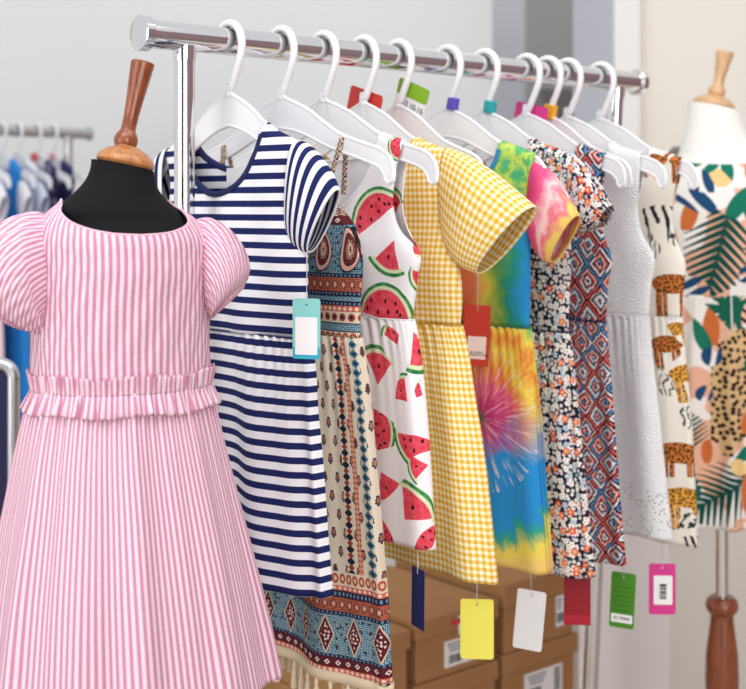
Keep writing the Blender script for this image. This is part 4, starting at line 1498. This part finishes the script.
JS = pat_jungle('jungle_print_skirt', gm(gs, 1.25), [guv(700, 440, 1.25) + (0.03, 0.05, PEACH), guv(730, 470, 1.25) + (0.03, 0.06, WHT)])
v, f, uv = loft(rows, gneck, 160, 70, RU, lambda a, z: 0.0008 * math.sin(11 * a + 50 * z))
mesh_obj('bodice', gu(v), f, JB, gd, uv, solid=0.0012)
rows = [(GZ(514), 0.0, .152, .118), (GZ(450), 0, .148, .116), (GZ(380), 0, .142, .110), (GZ(320), 0, .130, .098), (GZ(292), 0, .1235, .092)]
v, f, uv = loft(rows, lambda a: GZ(292), 260, 60, RU * 1.25, lambda a, z: (0.001 + 0.007 * min(1, max(0, (GZ(292) - z) / .2))) * (math.sin(15 * a + .4) + .4 * math.sin(27 * a)) + 0.0015 * math.exp(-(GZ(292) - z) * 40) * math.sin(70 * a))
mesh_obj('skirt', gu(v), f, JS, gd, uv, solid=0.0012)

# ------------------------------------------------------------------ hang tags


def text_mesh(body, size, mat, parent, loc, rot=(math.pi / 2, 0, 0), name='lettering', xs=1.0):
    cu = bpy.data.curves.new(name, 'FONT')
    cu.body = body; cu.size = size
    cu.align_x = 'CENTER'; cu.align_y = 'CENTER'
    cu.extrude = 0.0001; cu.space_line = 0.85
    cu.materials.append(mat)
    o = bpy.data.objects.new(name, cu)
    COL.objects.link(o)
    bpy.context.view_layer.update()
    me = bpy.data.meshes.new_from_object(o)
    bpy.data.objects.remove(o, do_unlink=True)
    o = bpy.data.objects.new(name, me)
    COL.objects.link(o)
    o.parent = parent; o.location = loc; o.rotation_euler = rot; o.scale = (xs, 1, 1)
    return o


def rrect(w, h, r, n=6):
    pts = []
    for cx, cz, a0 in ((w / 2 - r, h / 2 - r, 0), (-w / 2 + r, h / 2 - r, 90), (-w / 2 + r, -h / 2 + r, 180), (w / 2 - r, -h / 2 + r, 270)):
        for k in range(n + 1):
            a = math.radians(a0 + 90 * k / n)
            pts.append((cx + r * math.cos(a), cz + r * math.sin(a)))
    return pts


def slab(name, w, h, r, th, mat, parent, off=(0, 0, 0), hole=None):
    pts = rrect(w, h, r)
    n = len(pts)
    v = [(x + off[0], -th / 2 + off[1], z + off[2]) for x, z in pts] + [(x + off[0], th / 2 + off[1], z + off[2]) for x, z in pts]
    f = [tuple(range(n)), tuple(range(2 * n - 1, n - 1, -1))] + [(k, n + k, n + (k + 1) % n, (k + 1) % n) for k in range(n)]
    if hole:                                   # ring of quads round a punched hole
        hx, hz, hr = hole
        ang = [math.atan2(z - hz, x - hx) for x, z in pts]
        inner = [(hx + hr * math.cos(a), hz + hr * math.sin(a)) for a in ang]
        v = []
        for yy in (-th / 2, th / 2):
            v += [(x + off[0], yy + off[1], z + off[2]) for x, z in pts] + [(x + off[0], yy + off[1], z + off[2]) for x, z in inner]
        f = []
        for k in range(n):
            q = (k + 1) % n
            f += [(k, q, n + q, n + k), (2 * n + k, 3 * n + k, 3 * n + q, 2 * n + q), (k, 2 * n + k, 2 * n + q, q), (n + k, n + q, 3 * n + q, 3 * n + k)]
    return mesh_obj(name, v, f, mat, parent, smooth=False)


STRING = plain('clear_nylon_string', rgb(210, 210, 212), 0.4, var=0.01)


def hang_tag(i, box, mat, label, n=-0.03, yaw=None, tilt=0.0, string_to=None, string_n=None, group='price tags on the dresses', r=0.0035, hole=True, squash=1.0):
    """box: photo px (x0, y0, x1, y1) of the tag; hangs in front of hanger plane i by n"""
    x0, y0, x1, y1 = box
    xc, yc = (x0 + x1) / 2, (y0 + y1) / 2
    t, z = pl(i, xc, yc, n)
    o = ORG[i] + U * n + T * t
    d = o[1]
    yw = YAW if yaw is None else yaw
    h = (y1 - y0) / F * d
    w = (x1 - x0) / F * d / max(0.2, math.cos(yw)) * squash
    root = empty('price_tag', (o[0], o[1], RAIL_Z + z), yw, label, 'price tag', group)
    root.rotation_euler = (0, tilt, yw)
    slab('card', w, h, r, 0.0007, mat, root, hole=(0, h / 2 - 0.0065, 0.0016) if hole else None)
    if string_to:
        tx, tz = pl(i, string_to[0], string_to[1], n)
        q = ORG[i] + U * (string_n if string_n is not None else n) + T * tx
        M = Matrix.Translation(root.location) @ root.rotation_euler.to_matrix().to_4x4()
        p1 = M.inverted() @ Vector((q[0], q[1], RAIL_Z + tz))
        p0 = Vector((0, 0, h / 2 - 0.0065))
        MB().tube([p0 + Vector((0, -0.001, 0)), p1 + Vector((0.0006, 0, 0))], 0.00035, 6).tube([p0 + Vector((0, 0.001, 0)), p1 - Vector((0.0006, 0, 0))], 0.00035, 6).build('string', STRING, root)
    return root, w, h


# teal card on the striped dress
r, w, h = hang_tag(1, (292.5, 298.5, 320.5, 359), MINT_CARD, 'teal card tag with blank white square on the striped dress', n=-0.034, yaw=-0.25, string_to=(307, 252))
slab('lower_band', w * 0.995, h * 0.20, 0.003, 0.0009, TEAL_CARD, r, (0, -0.0002, -h * 0.40))
slab('blank_label', w * 0.80, h * 0.62, 0.001, 0.0004, PAPER, r, (0.0, -0.0009, -h * 0.12))
# red card with lettered label by the tie-dye dress
r, w, h = hang_tag(6, (463.5, 305, 489.5, 366), RED_CARD, 'red card tag with a lettered white label beside the gingham skirt', n=-0.035, yaw=-0.15, tilt=0.05, string_to=(478, 268), r=0.001)
slab('label', w * 0.70, h * 0.37, 0.0005, 0.0004, plain('pale_pink_paper', rgb(246, 226, 220), .7), r, (0.001, -0.0006, -h * 0.20))
text_mesh('SEE STREET\nMANUFACTURER', 0.0040, INK_DARK, r, (0.001, -0.0010, -h * 0.30), xs=1.0)
# tags below the hems
hang_tag(3, (411.5, 568, 424.5, 628), NAVY_CARD, 'narrow navy card tag turned edge-on under the watermelon dress', n=-0.012, yaw=-1.08, tilt=0.02, string_to=(417, 548), r=0.001, squash=0.9)
r, w, h = hang_tag(4, (460.5, 599, 493.5, 659), YEL_CARD, 'plain yellow card tag hanging under the gingham dress', n=-0.01, yaw=-0.1, string_to=(477, 578))
r, w, h = hang_tag(6, (515.5, 590, 543.5, 650), WHITE_CARD, 'plain white card tag hanging under the tie-dye dress', n=-0.01, yaw=-0.3, tilt=0.09, string_to=(530, 566))
r, w, h = hang_tag(7, (564, 570, 590.5, 625), DKRED_CARD, 'dark red card tag under the small flower dress', n=0.0, yaw=-0.1, hole=False, string_to=(577, 560), r=0.001)
slab('lower_band', w * 0.99, h * 0.17, 0.001, 0.0009, card((176, 20, 48), 'crimson_card'), r, (0, -0.0002, -h * 0.40))
r, w, h = hang_tag(8, (611, 572.5, 634, 628), GREEN_CARD, 'green card tag with printed lines and white strip below the lace dress', n=0.01, yaw=-0.35, tilt=0.05, string_to=(622, 552))
m_dg = card((48, 104, 22), 'dark_green_print')
for k in range(6):
    slab('printed_line', w * 0.72, 0.0012, 0.0003, 0.0003, m_dg, r, (0, -0.0005, h * (0.24 - 0.085 * k)))
slab('label', w * 0.86, h * 0.15, 0.0005, 0.0004, PAPER, r, (0.0, -0.0006, -h * 0.33))
text_mesh('47.79808', 0.0062, INK_DARK, r, (0.0, -0.0010, -h * 0.33))
r, w, h = hang_tag(10, (649, 563.5, 675.5, 614.5), PINK_CARD, 'bright pink card tag with a white barcode label below the lace dress', n=0.0, yaw=-0.05, string_to=(662, 538))
slab('label', w * 0.70, h * 0.57, 0.002, 0.0004, PAPER, r, (0.001, -0.0006, -h * 0.02))
bc = MB()
zz = h * 0.10
for k, q in enumerate((0.0035, 0.0008, 0.0016, 0.0006, 0.0010, 0.0022, 0.0006, 0.0012, 0.0008, 0.0020)):
    bc.box((0.001, -0.0009, zz - q / 2), (w * 0.25, 0.0003, q)); zz -= q + 0.0008
bc.build('barcode', INK_DARK, r, False)

# cards behind the hanger necks
RED2 = card((204, 56, 44), 'tomato_card')


def neck_card(i, c, w, h, rot, mat, label, n=0.007):
    t, z = pl(i, c[0], c[1], n)
    o = ORG[i] + U * n + T * t
    root = empty('price_tag', (o[0], o[1], RAIL_Z + z), YAW, label, 'price tag', 'price tags behind the hanger hooks')
    root.rotation_euler = (0, rot, YAW)
    slab('card', w, h, 0.005, 0.0007, mat, root, hole=(0, h / 2 - 0.009, 0.0018))
    return root


neck_card(4, (361, 122), 0.070, 0.088, math.radians(17), RED2, 'red card tag behind the hanger of the gingham dress')
r = neck_card(5, (405, 123), 0.064, 0.112, math.radians(21), WHITE_CARD, 'lime green and white card tag with size lettering behind a bare hanger')
slab('green_band', 0.0642, 0.0215, 0.004, 0.0011, LIME_CARD, r, (0, 0, 0.0458))
text_mesh('N 2 10-16', 0.0125, INK, r, (0.004, -0.001, 0.0250))
text_mesh('Size', 0.009, INK, r, (0.018, -0.001, 0.0120))
neck_card(8, (527, 137), 0.066, 0.100, math.radians(13), PINK_CARD, 'bright pink card tag behind the hanger of the diamond print dress')

# ------------------------------------------------------------------ cardboard boxes and white cabinet
NB_ = np.array([-U[1], U[0]])
BO = P1 + NB_ * 0.30
BYAW = math.atan2(U[1], U[0])


def bs_at(px):                       # distance along the box front at column px
    k = (px - CX) / F
    return (k * BO[1] - BO[0]) / (U[0] - k * U[1])


def bz_at(px, py):
    s_ = bs_at(px)
    d = BO[1] + U[1] * s_
    return H + (YH - py) / F * d


def shoe_box(s0, s1, z0, z1, label, lab=None, depth=0.30, lidh=0.034, tilt=0.0):
    w, h = s1 - s0, z1 - z0
    c = BO + U * (s0 + s1) / 2
    root = empty('cardboard_box', (c[0], c[1], z0), BYAW, label, 'cardboard box', 'cardboard boxes stacked under the rail')
    MB().box((0, depth / 2, (h - 0.004) / 2), (w - 0.010, depth - 0.01, h - 0.004)).build('box_body', CARDBOARD, root, False, 0.002)
    lid = MB().box((0, depth / 2, h - lidh / 2), (w, depth, lidh)).build('lid', CARDBOARD, root, False, 0.003)
    if lab:
        for (lx, lz, lw, lh, kind) in lab:
            L = slab('label', lw, lh, 0.001, 0.0006, PAPER, root, (lx, 0.0046 if lz < h - lidh else -0.0004, lz))
            yb = 0.0040 if lz < h - lidh else -0.0009
            if kind == 'red':
                MB().box((0, yb, lz + lh * 0.22), (lw * 0.7, 0.0003, lh * 0.28)).build('red_print', card((214, 60, 76), 'red_print'), L, False)
                MB().box((lx * 0 + lx, yb, lz - lh * 0.2), (lw * 0.5, 0.0003, lh * 0.3)).build('grey_print', card((180, 178, 184), 'grey_print'), L, False)
                L.children[0].location.x = lx
            else:
                mb = MB()
                for k in range(3):
                    mb.box((lx - lw * 0.18, yb, lz + lh * (0.36 - 0.13 * k)), (lw * (0.5 - 0.08 * k), 0.0003, lh * 0.05))
                mb.build('printed_lines', INK, L, False)
                mb = MB()
                xx = lx - lw * 0.36
                for q in (2, 1, 1, 3, 1, 2, 1, 1, 2, 3, 1, 2):
                    mb.box((xx, yb, lz - lh * 0.22), (0.0009 * q, 0.0003, lh * 0.32)); xx += 0.0009 * q + 0.0012
                mb.build('barcode', INK_DARK, L, False)
                if kind == 'wide':
                    mb = MB()
                    for k in range(7):
                        mb.box((lx + lw * 0.36, yb, lz + lh * (0.36 - 0.12 * k)), (lw * 0.16, 0.0003, lh * 0.07))
                    mb.build('side_barcode', INK_DARK, L, False)
    return root


sA0, sA1 = bs_at(352), bs_at(411)
sB0, sB1 = bs_at(416), bs_at(499)
sD0, sD1 = bs_at(504), bs_at(576)
zBt, zBb = bz_at(418, 622), bz_at(418, 686)
hB = zBt - zBb
zAt = bz_at(411, 629)
kA = hB * 1.05
DEPTHS = ['lower', 'second']
shoe_box(sB0, sB1, zBb, zBt, 'cardboard box with red printed sticker, topmost of the middle stack', [((462 - 458) * .0016 + 0.02, hB - 0.026, 0.055, 0.034, 'red'), (0.012, 0.036, 0.085, 0.046, 'std')])
shoe_box(sA0, sA1, zAt - kA, zAt, 'cardboard box beside the paisley dress hem, topmost of the left stack', None)
zD = bz_at(505, 656)
hD = bz_at(505, 585) - zD
shoe_box(sD0, sD1, zD, zD + hD, 'cardboard box behind the white tag, topmost of the right stack', [(0.062, 0.050, 0.030, 0.058, 'std')], lidh=0.045)
hE = zBt - zBb
shoe_box(sD0 - 0.002, sD1 + 0.006, zD - hE - 0.001, zD - 0.001, 'cardboard box with white printed label, second down in the right stack', [(0.010, 0.035, 0.105, 0.052, 'wide')], lidh=0.036)


n2 = 0.115
shoe_box(sB0, sB1, zBb - n2 - .001, zBb - 0.001, 'cardboard box next down in the middle stack, its lid under the yellow tag')
shoe_box(sA0, sA1, zBb - n2 - .001, zAt - kA - 0.001, 'cardboard box next down in the left stack beside the paisley hem')
shoe_box(sD0, sD1, zD - hE - n2 - .002, zD - hE - 0.002, 'cardboard box lowest in view in the right stack')
for (sa, sb, zp, lab) in ((sA0, sB1, zBb - n2 - .002, 'white plinth under the left and middle box stacks'), (sD0, sD1, zD - hE - n2 - .003, 'white plinth under the right box stack')):
    c = BO + U * (sa + sb) / 2
    pln = empty('plinth', (c[0], c[1], 0), BYAW, lab, 'plinth')
    MB().box((0, 0.15, zp / 2), (sb - sa, 0.30, zp)).build('body', WHITE_WALL, pln, False, 0.004)

sC0, sC1 = bs_at(580), bs_at(671)
c = BO + U * (sC0 + sC1) / 2
zc = H - 0.30
wc = empty('white_cabinet', (c[0], c[1], 0), BYAW, 'plain white cabinet behind the green and pink tags', 'cabinet')
CABW = plain('white_laminate', rgb(251, 248, 248), 0.5, var=0.01)
MB().box((0, 0.10, zc / 2), (sC1 - sC0, 0.17, zc)).build('body', CABW, wc, False, 0.003)
MB().box((0, 0.010, zc / 2 + 0.02), (sC1 - sC0 - 0.004, 0.018, zc - 0.06)).build('door', CABW, wc, False, 0.003)

# ------------------------------------------------------------------ left edge: framed board, far rail clothes
bd = 1.95
bx1 = (20 - CX) / F * bd
bzt = H + (YH - 357) / F * bd
brd = empty('display_board', (bx1 - 0.30, bd, 0), 0, 'navy panel in a rounded aluminium frame at the left edge', 'display board')
fw, wB = 0.020, 0.60
ALU = plain('satin_aluminium', (0.66, 0.65, 0.68, 1), 0.3, 1.0, var=0.03)
zlo = 0.25
frame_pts = rrect(wB - fw, bzt - zlo - fw, 0.022, 8)
pts = [(x, 0, z + (bzt + zlo) / 2) for x, z in frame_pts]
pts.append(pts[0])
MB().tube(pts, fw / 2, 16, False).build('frame', ALU, brd)
slab('panel', wB - fw * 1.2, bzt - zlo - fw * 1.2, 0.018, 0.008, plain('navy_felt', rgb(42, 42, 74), 0.9, var=.06), brd, (0, 0, (bzt + zlo) / 2))
for x in (-0.22, 0.22):
    MB().tube([(x, 0, 0.02), (x, 0, zlo + 0.01)], 0.011, 16).build('leg', ALU, brd)
    MB().tube([(x, -0.16, 0.0115), (x, 0.16, 0.0115)], 0.0115, 12).build('foot', ALU, brd)

bgm = {'white': plain('white_cloth', rgb(240, 240, 246), .9), 'paleblue': plain('pale_lilac_cloth', rgb(214, 220, 240), .9), 'blue': plain('bright_blue_cloth', rgb(40, 140, 222), .9),
       'navy': plain('navy_cloth', rgb(48, 50, 104), .9, var=.1), 'pink': plain('pale_pink_cloth', rgb(244, 214, 222), .9), 'print': None}
mp_ = Mat('navy_print_cloth', .9); vo_ = mp_.voronoi(mp_.uv()[2], 30, .9)
mp_.color(mp_.mix(E(mp_, vo_.outputs['Distance']).lt(0.3), rgb(50, 48, 98), rgb(150, 140, 170))); bgm['print'] = mp_.mat


def far_garment(px, body_m, label, length=0.75, sleeves=None, strap=None, hlabel=None):
    k = (px - CX) / F
    s_ = (k * BP1[1] - BP1[0]) / (U[0] - k * U[1])
    o = BP1 + U * s_
    hanger(o[0], o[1], BZ, YAW, hlabel, 'white hangers on the far rail', 0.85, WHITE_PLASTIC_DULL)
    sc = 0.85
    b = dict(T=.135, zs=-.155, nw=.07, zn=-.128, df=-.20, db=-.17, side_f=[(-.15, .135), (-.22, .125), (-.27, .15), (-.36, .145)], zw=-.36, th=[(-.12, .004), (-.2, .010), (-.36, .012)], rip=.001, ph=px)
    zh = -.36 - length
    s = dict(zw=-.36, zh=zh, hw=[(-.36, .145), ((zh - .36) / 2, .175), (zh, .19)], th=[(-.36, .012), (zh, .016)], hem_u=.19, ph=px * .1, k=5, amp=.006, gather=.001)
    sl = None
    if sleeves:
        sl = dict(rings=[(.128, -.15, .12, -.25, .010, 0), (.16, -.165, .14, -.265, .013, 0), (.19, -.20, .155, -.275, .013, 0)])
    m = body_m
    return garment('dress', 1, label, 'dress', b, s, dict(bodice=m, skirt=m, sleeve=sleeves or m), sleeve=sl, group='clothes on the far rail', origin=o, zrail=BZ, scale=sc)


far_garment(-22, bgm['pink'], 'blurred pale pink dress at the left end of the far rail', .6, bgm['white'], hlabel='blurred white hanger at the left picture edge of the far rail')
far_garment(2, bgm['blue'], 'blurred bright blue dress on the far rail', .75, bgm['white'], hlabel='blurred white hanger carrying the bright blue dress on the far rail')
far_garment(18, bgm['white'], 'blurred white dress with short sleeves on the far rail', .55, bgm['paleblue'], hlabel='blurred white hanger carrying the white short sleeved dress on the far rail')
far_garment(37, bgm['print'], 'blurred navy print dress on the far rail', .6, None, hlabel='blurred white hanger carrying the navy print dress on the far rail')
far_garment(53, bgm['navy'], 'blurred plain navy dress nearest the far rail post', .6, None, hlabel='blurred white hanger carrying the plain navy dress near the far rail post')
for px, lab in ((32, 'blurred red size marker left of the other on the far rail hangers'), (52, 'blurred red size marker nearest the far rail post')):
    k = (px + 2 - CX) / F
    s_ = (k * BP1[1] - BP1[0]) / (U[0] - k * U[1])
    o = BP1 + U * s_
    q = MB().box((0, 0, 0), (0.020, 0.012, 0.020)).build('size_marker', card((226, 96, 104), 'coral_plastic'), smooth=False, bevel=.003)
    q.location = (o[0], o[1], BZ - 0.065); q.rotation_euler = (0, .22, YAW)
    tag(q, lab, 'size marker', 'size markers on the far rail')
